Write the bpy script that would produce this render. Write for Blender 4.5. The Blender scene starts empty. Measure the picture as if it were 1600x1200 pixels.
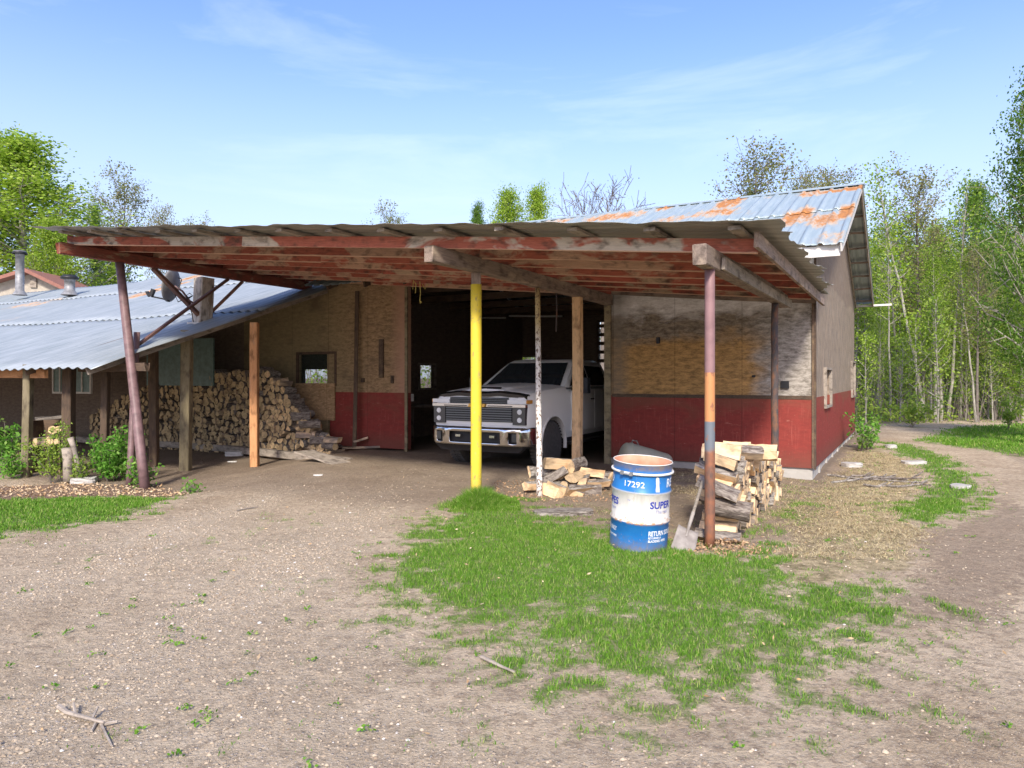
import bpy, bmesh, math, random
import numpy as np
from mathutils import Vector, Matrix

R = math.radians
random.seed(7)
rng = np.random.default_rng(7)
SC = bpy.context.scene

# ------------------------------------------------------------------ camera
F = 1090.0; HZ = 590.0; CH = 1.7
cam = bpy.data.cameras.new("camera")
cam.sensor_width = 36
cam.lens = F / 1600 * 36
cam.shift_y = -(600 - HZ) / 1600
cam.clip_end = 2000
camo = bpy.data.objects.new("camera", cam)
camo.location = (0, 0, CH)
camo.rotation_euler = (R(90), 0, 0)
SC.collection.objects.link(camo)
SC.camera = camo

# ------------------------------------------------------------------ sky and sun
SUN_EL, SUN_AZ = 37.0, 187.0         # azimuth measured from +Y (view direction) clockwise: behind the camera
W = bpy.data.worlds.new("World"); SC.world = W
W.use_nodes = True
nt = W.node_tree; nt.nodes.clear()
wo = nt.nodes.new("ShaderNodeOutputWorld"); bg = nt.nodes.new("ShaderNodeBackground")
sky = nt.nodes.new("ShaderNodeTexSky"); sky.sky_type = 'NISHITA'; sky.sun_disc = False
sky.sun_elevation = R(SUN_EL); sky.sun_rotation = R(SUN_AZ)
sky.air_density = 1.0; sky.dust_density = 1.4; sky.ozone_density = 2.2
tc = nt.nodes.new("ShaderNodeTexCoord")
mp = nt.nodes.new("ShaderNodeMapping"); mp.inputs['Scale'].default_value = (1.3, 1.3, 7.0); mp.inputs['Rotation'].default_value = (0.0, 0.22, 0.85)
nz = nt.nodes.new("ShaderNodeTexNoise"); mp.inputs['Location'].default_value = (2.3, .7, 1.1); nz.inputs['Scale'].default_value = 1.5; nz.inputs['Detail'].default_value = 8; nz.inputs['Roughness'].default_value = .58; nz.inputs['Distortion'].default_value = .5
rp = nt.nodes.new("ShaderNodeMapRange"); rp.inputs[1].default_value = .54; rp.inputs[2].default_value = .85; rp.inputs[3].default_value = 0; rp.inputs[4].default_value = .2
mx = nt.nodes.new("ShaderNodeMix"); mx.data_type = 'RGBA'
sat = nt.nodes.new("ShaderNodeHueSaturation"); sat.inputs['Saturation'].default_value = 1.12
nt.links.new(tc.outputs['Generated'], mp.inputs[0]); nt.links.new(mp.outputs[0], nz.inputs[0]); nt.links.new(nz.outputs[0], rp.inputs[0])
nt.links.new(sky.outputs[0], sat.inputs['Color'])
nt.links.new(rp.outputs[0], mx.inputs[0]); nt.links.new(sat.outputs[0], mx.inputs[6]); mx.inputs[7].default_value = (7.0, 7.6, 8.6, 1)
tnt = nt.nodes.new("ShaderNodeMix"); tnt.data_type = 'RGBA'; tnt.blend_type = 'MULTIPLY'; tnt.inputs[0].default_value = 1; tnt.inputs[7].default_value = (.98, .885, .99, 1)
sz = nt.nodes.new("ShaderNodeSeparateXYZ"); hzr = nt.nodes.new("ShaderNodeMapRange"); hzr.inputs[1].default_value = .12; hzr.inputs[2].default_value = .46; hzr.inputs[3].default_value = .7; hzr.inputs[4].default_value = 0; hzr.interpolation_type = 'SMOOTHSTEP'
hm = nt.nodes.new("ShaderNodeMix"); hm.data_type = 'RGBA'; hm.inputs[7].default_value = (2.45, 2.85, 3.6, 1)
nt.links.new(tc.outputs['Generated'], sz.inputs[0]); nt.links.new(sz.outputs[2], hzr.inputs[0]); nt.links.new(mx.outputs[2], tnt.inputs[6]); nt.links.new(hzr.outputs[0], hm.inputs[0]); nt.links.new(tnt.outputs[2], hm.inputs[6])
nt.links.new(hm.outputs[2], bg.inputs[0]); bg.inputs[1].default_value = 0.13
nt.links.new(bg.outputs[0], wo.inputs[0])

sl = bpy.data.lights.new("sun", 'SUN'); sl.energy = 2.2; sl.angle = R(7.0); sl.color = (1, .93, .81)
so = bpy.data.objects.new("sun", sl); SC.collection.objects.link(so)
ce = math.cos(R(SUN_EL))
sdir = Vector((math.sin(R(SUN_AZ)) * ce, math.cos(R(SUN_AZ)) * ce, math.sin(R(SUN_EL))))
so.rotation_euler = sdir.to_track_quat('Z', 'Y').to_euler()
so.location = (-4, -10, 20)
SC.view_settings.view_transform = 'Standard'; SC.view_settings.look = 'None'
SC.view_settings.exposure = 1.32; SC.view_settings.gamma = 1
SC.cycles.max_bounces = 8; SC.cycles.transparent_max_bounces = 6

# ------------------------------------------------------------------ helpers
def px2g(px, py, z=0.0):
    Y = (CH - z) * F / (py - HZ)
    return ((px - 800) / F * Y, Y)
def P(px, py, Y):
    return Vector(((px - 800) / F * Y, Y, CH - (py - HZ) / F * Y))

class M_:
    def __init__(s, name, rough=.85, metal=0.0, spec=.25):
        s.m = bpy.data.materials.new(name); s.m.use_nodes = True
        s.t = s.m.node_tree; s.b = s.t.nodes['Principled BSDF']
        s.b.inputs['Roughness'].default_value = rough; s.b.inputs['Metallic'].default_value = metal
        s.b.inputs['Specular IOR Level'].default_value = spec
    def node(s, ty): return s.t.nodes.new(ty)
    def link(s, a, b): s.t.links.new(a, b)
    def set(s, sock, v):
        if hasattr(v, 'is_linked') or isinstance(v, bpy.types.NodeSocket): s.link(v, sock)
        elif isinstance(v, (tuple, list)) and len(v) == 3 and sock.type == 'RGBA': sock.default_value = (*v, 1)
        else: sock.default_value = v
    def co(s, kind='Object', scale=(1, 1, 1), rot=(0, 0, 0), rnd=False):
        c = s.node("ShaderNodeTexCoord"); m = s.node("ShaderNodeMapping")
        s.link(c.outputs[kind], m.inputs[0]); m.inputs['Scale'].default_value = scale; m.inputs['Rotation'].default_value = rot
        if rnd:
            oi = s.node("ShaderNodeObjectInfo"); ml = s.node("ShaderNodeMath"); ml.operation = 'MULTIPLY'; ml.inputs[1].default_value = 37.0
            s.link(oi.outputs['Random'], ml.inputs[0]); cb = s.node("ShaderNodeCombineXYZ")
            s.link(ml.outputs[0], cb.inputs[0]); s.link(ml.outputs[0], cb.inputs[1]); s.link(ml.outputs[0], cb.inputs[2]); s.link(cb.outputs[0], m.inputs['Location'])
        return m.outputs[0]
    def noise(s, v, scale, detail=4, rough=.55, dist=0.0):
        n = s.node("ShaderNodeTexNoise"); s.link(v, n.inputs['Vector'])
        n.inputs['Scale'].default_value = scale; n.inputs['Detail'].default_value = detail
        n.inputs['Roughness'].default_value = rough; n.inputs['Distortion'].default_value = dist
        return n.outputs[0]
    def vor(s, v, scale, feat='F1', out=0):
        n = s.node("ShaderNodeTexVoronoi"); s.link(v, n.inputs['Vector']); n.inputs['Scale'].default_value = scale; n.feature = feat
        return n.outputs[out]
    def mr(s, f, a, b, c=0.0, d=1.0, smooth=False):
        n = s.node("ShaderNodeMapRange"); s.set(n.inputs[0], f)
        for i, x in enumerate((a, b, c, d)): s.set(n.inputs[1 + i], x)
        if smooth: n.interpolation_type = 'SMOOTHSTEP'
        return n.outputs[0]
    def ma(s, op, a, b=0.0):
        n = s.node("ShaderNodeMath"); n.operation = op; s.set(n.inputs[0], a); s.set(n.inputs[1], b); return n.outputs[0]
    def mix(s, f, a, b, mode='MIX'):
        n = s.node("ShaderNodeMix"); n.data_type = 'RGBA'; n.blend_type = mode
        s.set(n.inputs[0], f); s.set(n.inputs[6], a); s.set(n.inputs[7], b); return n.outputs[2]
    def attr(s, name, out=2):
        n = s.node("ShaderNodeAttribute"); n.attribute_name = name; return n.outputs[out]
    def sep(s, v, i):
        n = s.node("ShaderNodeSeparateXYZ"); s.link(v, n.inputs[0]); return n.outputs[i]
    def island(s):
        return s.node("ShaderNodeNewGeometry").outputs['Random Per Island']
    def rnd(s):
        return s.node("ShaderNodeObjectInfo").outputs['Random']
    def col(s, c): s.set(s.b.inputs['Base Color'], c); return s
    def bump(s, h, strength=.4, dist=.01):
        n = s.node("ShaderNodeBump"); n.inputs['Strength'].default_value = strength; n.inputs['Distance'].default_value = dist
        s.link(h, n.inputs['Height']); s.link(n.outputs[0], s.b.inputs['Normal']); return s

# ---- materials
def plain(name, c, rough=.7, metal=0.0, var=.15, spec=.3):
    k = M_(name, rough, metal, spec); v = k.co(rnd=True)
    n = k.noise(v, 9, 5); 
    k.col(k.mix(k.mr(n, .3, .7), tuple(x * (1 - var) for x in c), tuple(min(1, x * (1 + var)) for x in c)))
    k.bump(k.noise(v, 60, 3), .15, .004); return k.m

def woodmat(name, c1, c2, c3=None, thr=(.5, .6), grain=1.0, rough=.85, dirt=(.07, .055, .045), psc=(1.6, 5, 5), edge=False):
    """grain runs along local X; c3 = patches of another state of the surface (bare, peeled)"""
    k = M_(name, rough, 0, .15); v = k.co(scale=(1.0, 14, 14), rnd=True); v2 = k.co(scale=psc, rnd=True)
    g = k.noise(v, 5 * grain, 6, .65, .6)
    c = k.mix(k.mr(g, .35, .68), c1, c2)
    if c3 is not None:
        pn = k.noise(v2, 1.0, 5, .6, .4)
        c = k.mix(k.mr(pn, thr[0], thr[1]), c, k.mix(k.mr(g, .3, .7), tuple(x * .7 for x in c3), c3))
    d = k.noise(k.co(scale=(2, 4, 4), rnd=True), 2.4, 5)
    c = k.mix(k.mr(d, .50, .72, 0, .85), c, dirt)
    c = k.mix(1.0, c, k.mix(k.rnd(), (.72, .72, .72), (1.15, 1.12, 1.1)), 'MULTIPLY')
    if edge: c = k.mix(k.mr(k.ma('ADD', k.sep(k.co(), 2), k.mr(g, .3, .7, -.006, .006)), -.062, -.071, 0, .8), c, (.62, .40, .28))     # bounced light along the lower arris, put into the colour as a pale edge
    k.col(c); k.bump(g, .5, .006); return k.m

MAT = {}
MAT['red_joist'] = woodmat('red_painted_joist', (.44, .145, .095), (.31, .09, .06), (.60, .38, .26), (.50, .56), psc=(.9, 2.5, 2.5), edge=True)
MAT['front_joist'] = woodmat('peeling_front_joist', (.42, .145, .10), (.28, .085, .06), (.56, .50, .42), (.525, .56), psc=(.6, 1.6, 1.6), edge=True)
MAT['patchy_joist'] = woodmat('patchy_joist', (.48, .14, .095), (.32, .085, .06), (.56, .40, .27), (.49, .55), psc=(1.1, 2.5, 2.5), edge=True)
MAT['dark_joist'] = woodmat('dark_red_joist', (.27, .085, .06), (.17, .06, .045), (.36, .24, .16), (.55, .62))
MAT['grey_beam'] = woodmat('weathered_beam', (.34, .27, .22), (.20, .155, .125), (.50, .40, .30), (.55, .66))
MAT['grey_wood'] = woodmat('grey_wood', (.36, .32, .27), (.22, .19, .16), (.46, .40, .33), (.5, .62))
MAT['shelf'] = woodmat('shelf', (.3, .25, .2), (.2, .16, .13))
MAT['pine_post'] = woodmat('pine_post', (.68, .47, .27), (.55, .36, .19), (.42, .31, .22), (.60, .70), dirt=(.20, .12, .07))
MAT['new_post'] = woodmat('orange_post', (.62, .33, .16), (.48, .24, .11), (.40, .31, .23), (.60, .72), dirt=(.16, .08, .04))
MAT['dark_post'] = woodmat('dark_post', (.16, .11, .075), (.09, .065, .05), (.22, .16, .10), (.55, .65))
MAT['olive_post'] = woodmat('olive_post', (.26, .22, .13), (.17, .14, .09), (.33, .28, .18), (.5, .65))
MAT['split'] = woodmat('split_wood', (.88, .67, .42), (.76, .53, .30), (.58, .36, .19), (.6, .7), dirt=(.28, .19, .12))
MAT['split_grey'] = woodmat('aged_split_wood', (.74, .58, .40), (.58, .43, .28), (.35, .29, .24), (.5, .6), dirt=(.2, .15, .1))
MAT['log_end'] = woodmat('cut_end', (.78, .58, .35), (.60, .42, .24), (.46, .34, .22), (.5, .65), dirt=(.22, .16, .1), grain=.6)
MAT['log_end_old'] = woodmat('aged_cut_end', (.80, .61, .35), (.63, .46, .25), (.46, .33, .19), (.5, .65), dirt=(.16, .12, .07), grain=.6)
k = M_('bark', .95, 0, .1); v = k.co(scale=(3, 9, 9), rnd=True); n = k.noise(v, 3, 6, .7, .8)
k.col(k.mix(k.mr(n, .38, .62), (.09, .07, .06), k.mix(k.rnd(), (.30, .26, .22), (.42, .39, .34)))); k.bump(n, .9, .02); MAT['bark'] = k.m
MAT['purple_pipe'] = plain('mauve_painted_pipe', (.17, .105, .105), .5, 0, .3)
MAT['yellow'] = None
k = M_('yellow_paint', .55, 0, .3); v = k.co(); n = k.noise(k.co(scale=(6, 6, 1.5)), 3, 6, .6); zy = k.sep(v, 2)
k.col(k.mix(k.mr(n, .62, .68), k.mix(k.mr(k.noise(v, 2, 3), .3, .7), (.74, .58, .05), (.60, .45, .04)), (.30, .22, .09)))
yc = k.b.inputs['Base Color'].links[0].from_socket; n9 = k.noise(v, 14, 7, .7)
yc = k.mix(k.mr(k.ma('ADD', zy, k.mr(n9, .3, .7, -.25, .25)), .5, .15, 0, .65), yc, (.30, .22, .12)); yc = k.mix(k.mr(n9, .57, .62, 0, .8), yc, (.42, .34, .12)); k.col(yc); k.bump(n, .2, .01); MAT['yellow'] = k.m
k = M_('flaking_white_pipe', .6, 0, .3); n = k.noise(k.co(scale=(26, 26, 16)), 1.2, 5, .6)
zz = k.sep(k.co(), 2)
c = k.mix(k.mr(n, .53, .57), (.70, .66, .60), (.16, .11, .08))
c = k.mix(k.mr(zz, 2.2, 2.6), c, k.mix(k.mr(n, .55, .58), (.52, .40, .20), (.2, .13, .08)))
k.col(c); MAT['white_pipe'] = k.m
k = M_('rusty_post', .6, .1, .4); v = k.co(); zz = k.sep(v, 2)     # the near post: mauve paint, orange primer, grey steel, rust at foot
n = k.noise(v, 7, 6, .65); n2 = k.noise(k.co(scale=(1, 1, .6)), 14, 5)
rust = k.mix(k.mr(n2, .35, .65), (.30, .12, .06), (.12, .075, .06))
grey = k.mix(k.mr(n, .58, .68), (.15, .17, .19), (.33, .13, .05))
orange = k.mix(k.mr(n2, .55, .62), (.50, .23, .09), (.28, .13, .07))
mauve = k.mix(k.mr(n, .4, .7), (.27, .16, .16), (.20, .115, .115))
zw = k.ma('ADD', zz, k.mr(n, .3, .7, -.04, .04))
c = k.mix(k.mr(zw, .99, 1.03), rust, grey)
c = k.mix(k.mr(zz, 1.30, 1.31), c, orange); c = k.mix(k.mr(zz, 1.795, 1.80), c, mauve)
k.col(c); k.bump(n2, .3, .005); MAT['near_post'] = k.m
k = M_('dark_rust_pipe', .75, .1, .3); n = k.noise(k.co(scale=(1, 1, .5)), 9, 6, .65); k.col(k.mix(k.mr(n, .45, .62), (.075, .065, .065), (.20, .10, .06))); k.bump(n, .5, .01); MAT['dark_pipe'] = k.m
MAT['brace'] = woodmat('rusty_brace', (.23, .12, .09), (.13, .08, .08), (.36, .19, .11), (.5, .6), rough=.6)

# sheet metal
def metal(name, base, base2, rustattr=True, under=None, rough=.42, streak=(6, .6), period=0, shadew=.3, shadea=.5):
    k = M_(name, rough, .35, .5); v = k.co('UV'); n = k.noise(k.co('UV', scale=(streak[0], streak[1], 1)), 2.0, 6, .6); n2 = k.noise(k.co('UV', scale=(2.6, 1.0, 1)), 2.2, 9, .74, .3)
    c = k.mix(k.mr(n, .3, .7), base, base2)
    c = k.mix(k.mr(k.noise(v, 7, 6, .7), .62, .8, 0, .5), c, tuple(x * .55 for x in base))
    if period:
        fr = k.ma('FRACT', k.ma('DIVIDE', k.sep(v, 0), period)); dd_ = k.ma('ABSOLUTE', k.ma('SUBTRACT', fr, .75 if period < .2 else .68))
        c = k.mix(k.ma('MULTIPLY', k.mr(dd_, shadew*.5, shadew*.15), k.mr(n2, .3, .6, .35, 1.0)), c, k.mix(shadea, c, (.12, .13, .14)))      # slope shading of the corrugation painted in as dark valley lines
    if rustattr:
        a = k.attr('rust')
        f = k.ma('ADD', a, k.mr(n2, .3, .7, -.42, .32))
        rc = k.mix(k.mr(k.noise(v, 9, 6, .7), .4, .62), (.44, .18, .045), (.26, .115, .045))
        halo = k.mix(k.mr(f, .20, .5), c, (.43, .36, .28))
        c = k.mix(k.mr(f, .44, .72), halo, rc)
        k.set(k.b.inputs['Metallic'], k.mr(f, .3, .55, .35, 0.0)); k.set(k.b.inputs['Roughness'], k.mr(f, .3, .55, rough, .9))
    k.col(c); k.bump(n2, .12, .01); return k.m
MAT['roof_metal'] = metal('blue_grey_roof_metal', (.32, .40, .41), (.46, .53, .53), period=.30, shadew=.16, shadea=.6)
MAT['shed_metal'] = metal('corrugated_zinc', (.27, .31, .32), (.42, .455, .465), rough=.5, period=.27, shadew=.42, shadea=.9)
MAT['canopy_metal'] = metal('canopy_sheet', (.22, .215, .19), (.36, .35, .31), rustattr=False, rough=.6)
MAT['zinc'] = plain('galvanised_flue', (.26, .26, .26), .55, .3, .3)

# plywood walls, UV in metres (u along wall, v = height)
def ply(name, mode):
    k = M_(name, .9, 0, .12); v = k.co('UV'); uu = k.sep(v, 0); zz = k.sep(v, 1)
    g = k.noise(k.co('UV', scale=(2.0, 5.5, 1)), 2.8, 12, .80, .25)
    gv = k.noise(k.co('UV', scale=(22, 1.3, 1)), 1.6, 8, .68, .4)
    big = k.noise(k.co('UV', scale=(.8, 1.4, 1)), 1.3, 6, .65, .4)
    if mode == 'right':
        c = k.mix(k.mr(g, .40, .60), (.55, .32, .12), (.22, .135, .06))                       # warm brown low
        zz2 = k.ma('ADD', zz, k.mr(big, .3, .7, -.22, .22))
        c = k.mix(k.mr(zz2, 2.3, 2.6), c, k.mix(k.mr(g, .40, .60), (.33, .27, .20), (.11, .09, .07)))
        uf = k.ma('ADD', uu, k.mr(big, .3, .7, -.35, .35))
        grey = k.mix(k.mr(g, .40, .60), (.46, .42, .37), (.17, .15, .125))
        c = k.mix(k.mr(uf, 1.15, .6), c, grey)
        c = k.mix(k.mr(zz2, 2.78, 3.0), c, k.mix(k.mr(g, .4, .66), (.86, .84, .82), (.50, .47, .44)))
        c = k.mix(k.mr(uu, 3.25, 3.5, 0, .6), c, (.2, .17, .13))
    elif mode == 'left':
        c = k.mix(k.mr(g, .40, .60), (.44, .29, .16), (.20, .135, .075))
        c = k.mix(k.mr(uu, 9.6, 11.4), c, k.mix(k.mr(g, .35, .65), (.34, .27, .15), (.19, .155, .09)))
        c = k.mix(k.mr(big, .52, .7, 0, .6), c, (.14, .10, .07))
        c = k.mix(k.mr(uu, 9.1, 8.75, 0, .75), c, (.44, .25, .17))
    elif mode == 'gable':
        c = k.mix(k.mr(gv, .42, .58), (.40, .32, .24), (.15, .115, .085))
        zz2 = k.ma('ADD', zz, k.mr(big, .3, .7, -.12, .12))
        c = k.mix(k.mr(zz2, 3.55, 3.62), c, k.mix(k.mr(gv, .35, .65), (.29, .22, .165), (.17, .13, .10)))
        c = k.mix(k.mr(gv, .56, .68, 0, .8), c, (.56, .54, .50))
        c = k.mix(k.mr(k.noise(k.co('UV', scale=(5, 1.6, 1)), 2.0, 9, .75), .50, .64, 0, .7), c, (.13, .11, .095))
    elif mode == 'red':
        c = k.mix(k.mr(g, .3, .7), (.30, .056, .045), (.18, .038, .032))
        c = k.mix(k.mr(gv, .56, .70, 0, .75), c, (.36, .10, .08)); c = k.mix(k.mr(k.ma('ADD', zz, k.mr(big, .35, .65, -.35, .35)), 1.0, 1.45, 0, .55), c, (.19, .09, .055))
        c = k.mix(k.mr(big, .58, .72, 0, .55), c, (.16, .045, .035))
        nz_ = k.noise(k.co('UV', scale=(6, 6, 1)), 3, 8, .7)
        c = k.mix(k.mr(nz_, .64, .70, 0, .8), c, (.36, .27, .21)); c = k.mix(k.mr(k.noise(k.co('UV', scale=(1.4, 5, 1), rot=(0, 0, .9)), 2, 9, .75), .60, .66, 0, .6), c, (.42, .17, .13))
        c = k.mix(k.mr(k.ma('ADD', zz, k.mr(nz_, .3, .7, -.1, .1)), .5, .2, 0, .55), c, (.15, .07, .05))
    elif mode == 'osb':
        s1 = k.vor(k.co('UV', scale=(14, 30, 1), rot=(0, 0, .5)), 1.0, out=1); sx = k.sep(s1, 0)
        c = k.mix(sx, (.50, .33, .18), (.30, .20, .11)); c = k.mix(k.mr(g, .62, .7, 0, .6), c, (.15, .1, .06))
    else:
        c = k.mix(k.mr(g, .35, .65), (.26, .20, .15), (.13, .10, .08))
    fr = k.ma('ABSOLUTE', k.ma('SUBTRACT', k.ma('FRACT', k.ma('DIVIDE', k.ma('ADD', uu, .02), 1.22)), .5))
    c = k.mix(k.mr(fr, .4965, .4985, 0, .8), c, (.03, .025, .02))
    k.col(c); k.bump(gv if mode in ('gable',) else g, .22, .006); return k.m
for md in ('right', 'left', 'gable', 'red', 'osb', 'dark'): MAT['ply_' + md] = ply('plywood_' + md, md)
k = M_('concrete', .9, 0, .2); v = k.co(); n = k.noise(v, 3, 8, .6); k.col(k.mix(k.mr(n, .3, .7), (.36, .34, .31), (.50, .48, .44))); k.bump(k.noise(v, 30, 4), .3, .01); MAT['concrete'] = k.m
MAT['white_trim'] = plain('white_trim', (.62, .60, .56), .7)
MAT['cream'] = plain('cream_siding', (.38, .34, .28), .8)
MAT['brown_roof'] = plain('brown_fascia', (.26, .12, .09), .8)
MAT['box_col'] = woodmat('white_box_column', (.60, .55, .48), (.46, .41, .34), (.33, .25, .18), (.58, .68))
MAT['black'] = plain('black_plastic', (.022, .022, .024), .45, 0, .2)
MAT['dish'] = plain('grey_dish', (.24, .24, .25), .6, 0, .1)
MAT['glass_dark'] = M_('dark_glass', .12, 0, .5).col((.03, .035, .04)).m
def glass(name, c, a):
    k = M_(name, .08, 0, .5); k.col(c)
    tr = k.node("ShaderNodeBsdfTransparent"); ms = k.node("ShaderNodeMixShader"); out = k.t.nodes['Material Output']
    k.link(k.b.outputs[0], ms.inputs[2]); k.link(tr.outputs[0], ms.inputs[1]); ms.inputs[0].default_value = a; k.link(ms.outputs[0], out.inputs[0]); return k.m
MAT['pane'] = glass('window_pane', (.05, .07, .06), .28)
MAT['teal_panel'] = plain('teal_panel', (.13, .20, .18), .35, 0, .25)

# ---- objects
def link(o, parent=None):
    SC.collection.objects.link(o)
    if parent is not None: o.parent = parent
    return o
def tag(o, label=None, cat=None, group=None, kind=None):
    if label: o['label'] = label
    if cat: o['category'] = cat
    if group: o['group'] = group
    if kind: o['kind'] = kind
    return o
def empty(name, loc, label=None, cat=None, group=None, rz=0.0):
    o = bpy.data.objects.new(name, None); o.location = loc; o.rotation_euler = (0, 0, rz); o.empty_display_size = .1
    link(o); tag(o, label, cat, group); return o
def setmat(me, m):
    for x in (m if isinstance(m, (list, tuple)) else [m]): me.materials.append(x)
def mk(name, verts, faces, m, parent=None, smooth=False, mats=None, uv=None, attrs=None, M=None):
    """M = world matrix of the object; without it verts are world coordinates (the parent's location is subtracted)."""
    me = bpy.data.meshes.new(name); me.from_pydata([tuple(v) for v in verts], [], [tuple(f) for f in faces]); setmat(me, m)
    if mats is not None: me.polygons.foreach_set('material_index', mats)
    if smooth: me.polygons.foreach_set('use_smooth', [True] * len(me.polygons))
    if uv is not None:
        l = me.uv_layers.new(name='UVMap'); vi = np.empty(len(me.loops), np.int32); me.loops.foreach_get('vertex_index', vi)
        l.data.foreach_set('uv', np.asarray(uv, np.float32)[vi].ravel())
    for nme, arr in (attrs or {}).items():
        at = me.attributes.new(nme, 'FLOAT', 'POINT'); at.data.foreach_set('value', np.asarray(arr, np.float32))
    me.update()
    o = bpy.data.objects.new(name, me); link(o, parent)
    Mw = M if M is not None else Matrix.Identity(4)
    if parent is not None:
        chain = Matrix.Identity(4); p = parent; ms = []
        while p is not None: ms.append(p.matrix_basis.copy()); p = p.parent
        for mm in reversed(ms): chain = chain @ mm
        if M is not None or True: Mw = chain.inverted() @ Mw
    o.matrix_basis = Mw
    return o
def bigmesh(name, V, Fc, n, m, kind=None, smooth=False, attrs=None, mats=None):
    """fast mesh from numpy arrays, every face has n corners"""
    me = bpy.data.meshes.new(name); V = np.ascontiguousarray(V, np.float32); Fc = np.ascontiguousarray(Fc, np.int32)
    me.vertices.add(len(V)); me.vertices.foreach_set('co', V.ravel())
    me.loops.add(Fc.size); me.loops.foreach_set('vertex_index', Fc.ravel())
    me.polygons.add(len(Fc)); me.polygons.foreach_set('loop_start', np.arange(0, Fc.size, n, dtype=np.int32)); me.polygons.foreach_set('loop_total', np.full(len(Fc), n, np.int32))
    setmat(me, m)
    if mats is not None: me.polygons.foreach_set('material_index', np.asarray(mats, np.int32))
    if smooth: me.polygons.foreach_set('use_smooth', np.ones(len(Fc), bool))
    for nme, arr in (attrs or {}).items():
        at = me.attributes.new(nme, 'FLOAT', 'POINT'); at.data.foreach_set('value', np.asarray(arr, np.float32))
    me.update(calc_edges=True); me.validate()
    o = bpy.data.objects.new(name, me); link(o)
    if kind: o['kind'] = kind
    return o
def frame(p0, p1, up=Vector((0, 0, 1))):
    x = (Vector(p1) - Vector(p0)).normalized(); up = Vector(up)
    if abs(x.dot(up)) > .98: up = Vector((0, 1, 0))
    y = up.cross(x).normalized(); z = x.cross(y).normalized()
    m = Matrix((x, y, z)).transposed().to_4x4(); m.translation = Vector(p0); return m
BOXF = [(0, 1, 2, 3), (4, 7, 6, 5), (0, 4, 5, 1), (1, 5, 6, 2), (2, 6, 7, 3), (3, 7, 4, 0)]
def board(name, p0, p1, w, h, m, parent=None, up=(0, 0, 1), warp=.006, seg=6, rough_end=.0):
    """timber from p0 to p1 (centre line), w across, h along 'up'; grain along local X, slightly warped and chamfered"""
    M = frame(p0, p1, up); L = (Vector(p1) - Vector(p0)).length
    V = []; Fc = []; c = min(w, h) * .08
    ring = [(-w/2 + c, -h/2), (w/2 - c, -h/2), (w/2, -h/2 + c), (w/2, h/2 - c), (w/2 - c, h/2), (-w/2 + c, h/2), (-w/2, h/2 - c), (-w/2, -h/2 + c)]
    ph = random.random() * 6
    for i in range(seg + 1):
        t = i / seg; dy = math.sin(t * 3.1 + ph) * warp; dz = math.sin(t * 4.3 + ph * 2) * warp
        for (y, z) in ring: V.append((t * L + (random.uniform(-1, 1) * rough_end if i in (0, seg) else 0), y + dy + random.uniform(-1, 1) * warp * .2, z + dz + random.uniform(-1, 1) * warp * .2))
    for i in range(seg):
        for j in range(8): Fc.append((i*8 + j, i*8 + (j+1) % 8, (i+1)*8 + (j+1) % 8, (i+1)*8 + j))
    Fc.append(tuple(range(7, -1, -1))); Fc.append(tuple(seg*8 + j for j in range(8)))
    return mk(name, V, Fc, m, parent, M=M)
def pole(name, p0, p1, r0, r1, m, parent=None, seg=16, rings=10, wob=0.0, smooth=True):
    """round pole with its origin at the foot, local Z up along the pole (straight-up poles keep world Z)"""
    p0 = Vector(p0); p1 = Vector(p1); V = []; Fc = []; d = p1 - p0
    for i in range(rings + 1):
        t = i / rings; r = r0 + (r1 - r0) * t; ox = random.uniform(-1, 1) * wob; oy = random.uniform(-1, 1) * wob
        for j in range(seg):
            a = 2 * math.pi * j / seg; V.append((d.x * t + math.cos(a) * r + ox, d.y * t + math.sin(a) * r + oy, d.z * t))
    for i in range(rings):
        for j in range(seg): Fc.append((i*seg + j, i*seg + (j+1) % seg, (i+1)*seg + (j+1) % seg, (i+1)*seg + j))
    Fc.append(tuple(range(seg - 1, -1, -1))); Fc.append(tuple(rings*seg + j for j in range(seg)))
    return mk(name, V, Fc, m, parent, smooth=smooth, M=Matrix.Translation(p0))
def bar(name, p0, p1, r, m, parent=None, seg=10):
    M = frame(p0, p1); L = (Vector(p1) - Vector(p0)).length; V = []; Fc = []
    for i in range(2):
        for j in range(seg):
            a = 2 * math.pi * j / seg; V.append((i * L, math.cos(a) * r, math.sin(a) * r))
    for j in range(seg): Fc.append((j, (j+1) % seg, seg + (j+1) % seg, seg + j))
    Fc.append(tuple(range(seg - 1, -1, -1))); Fc.append(tuple(seg + j for j in range(seg)))
    return mk(name, V, Fc, m, parent, smooth=False, M=M)
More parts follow.
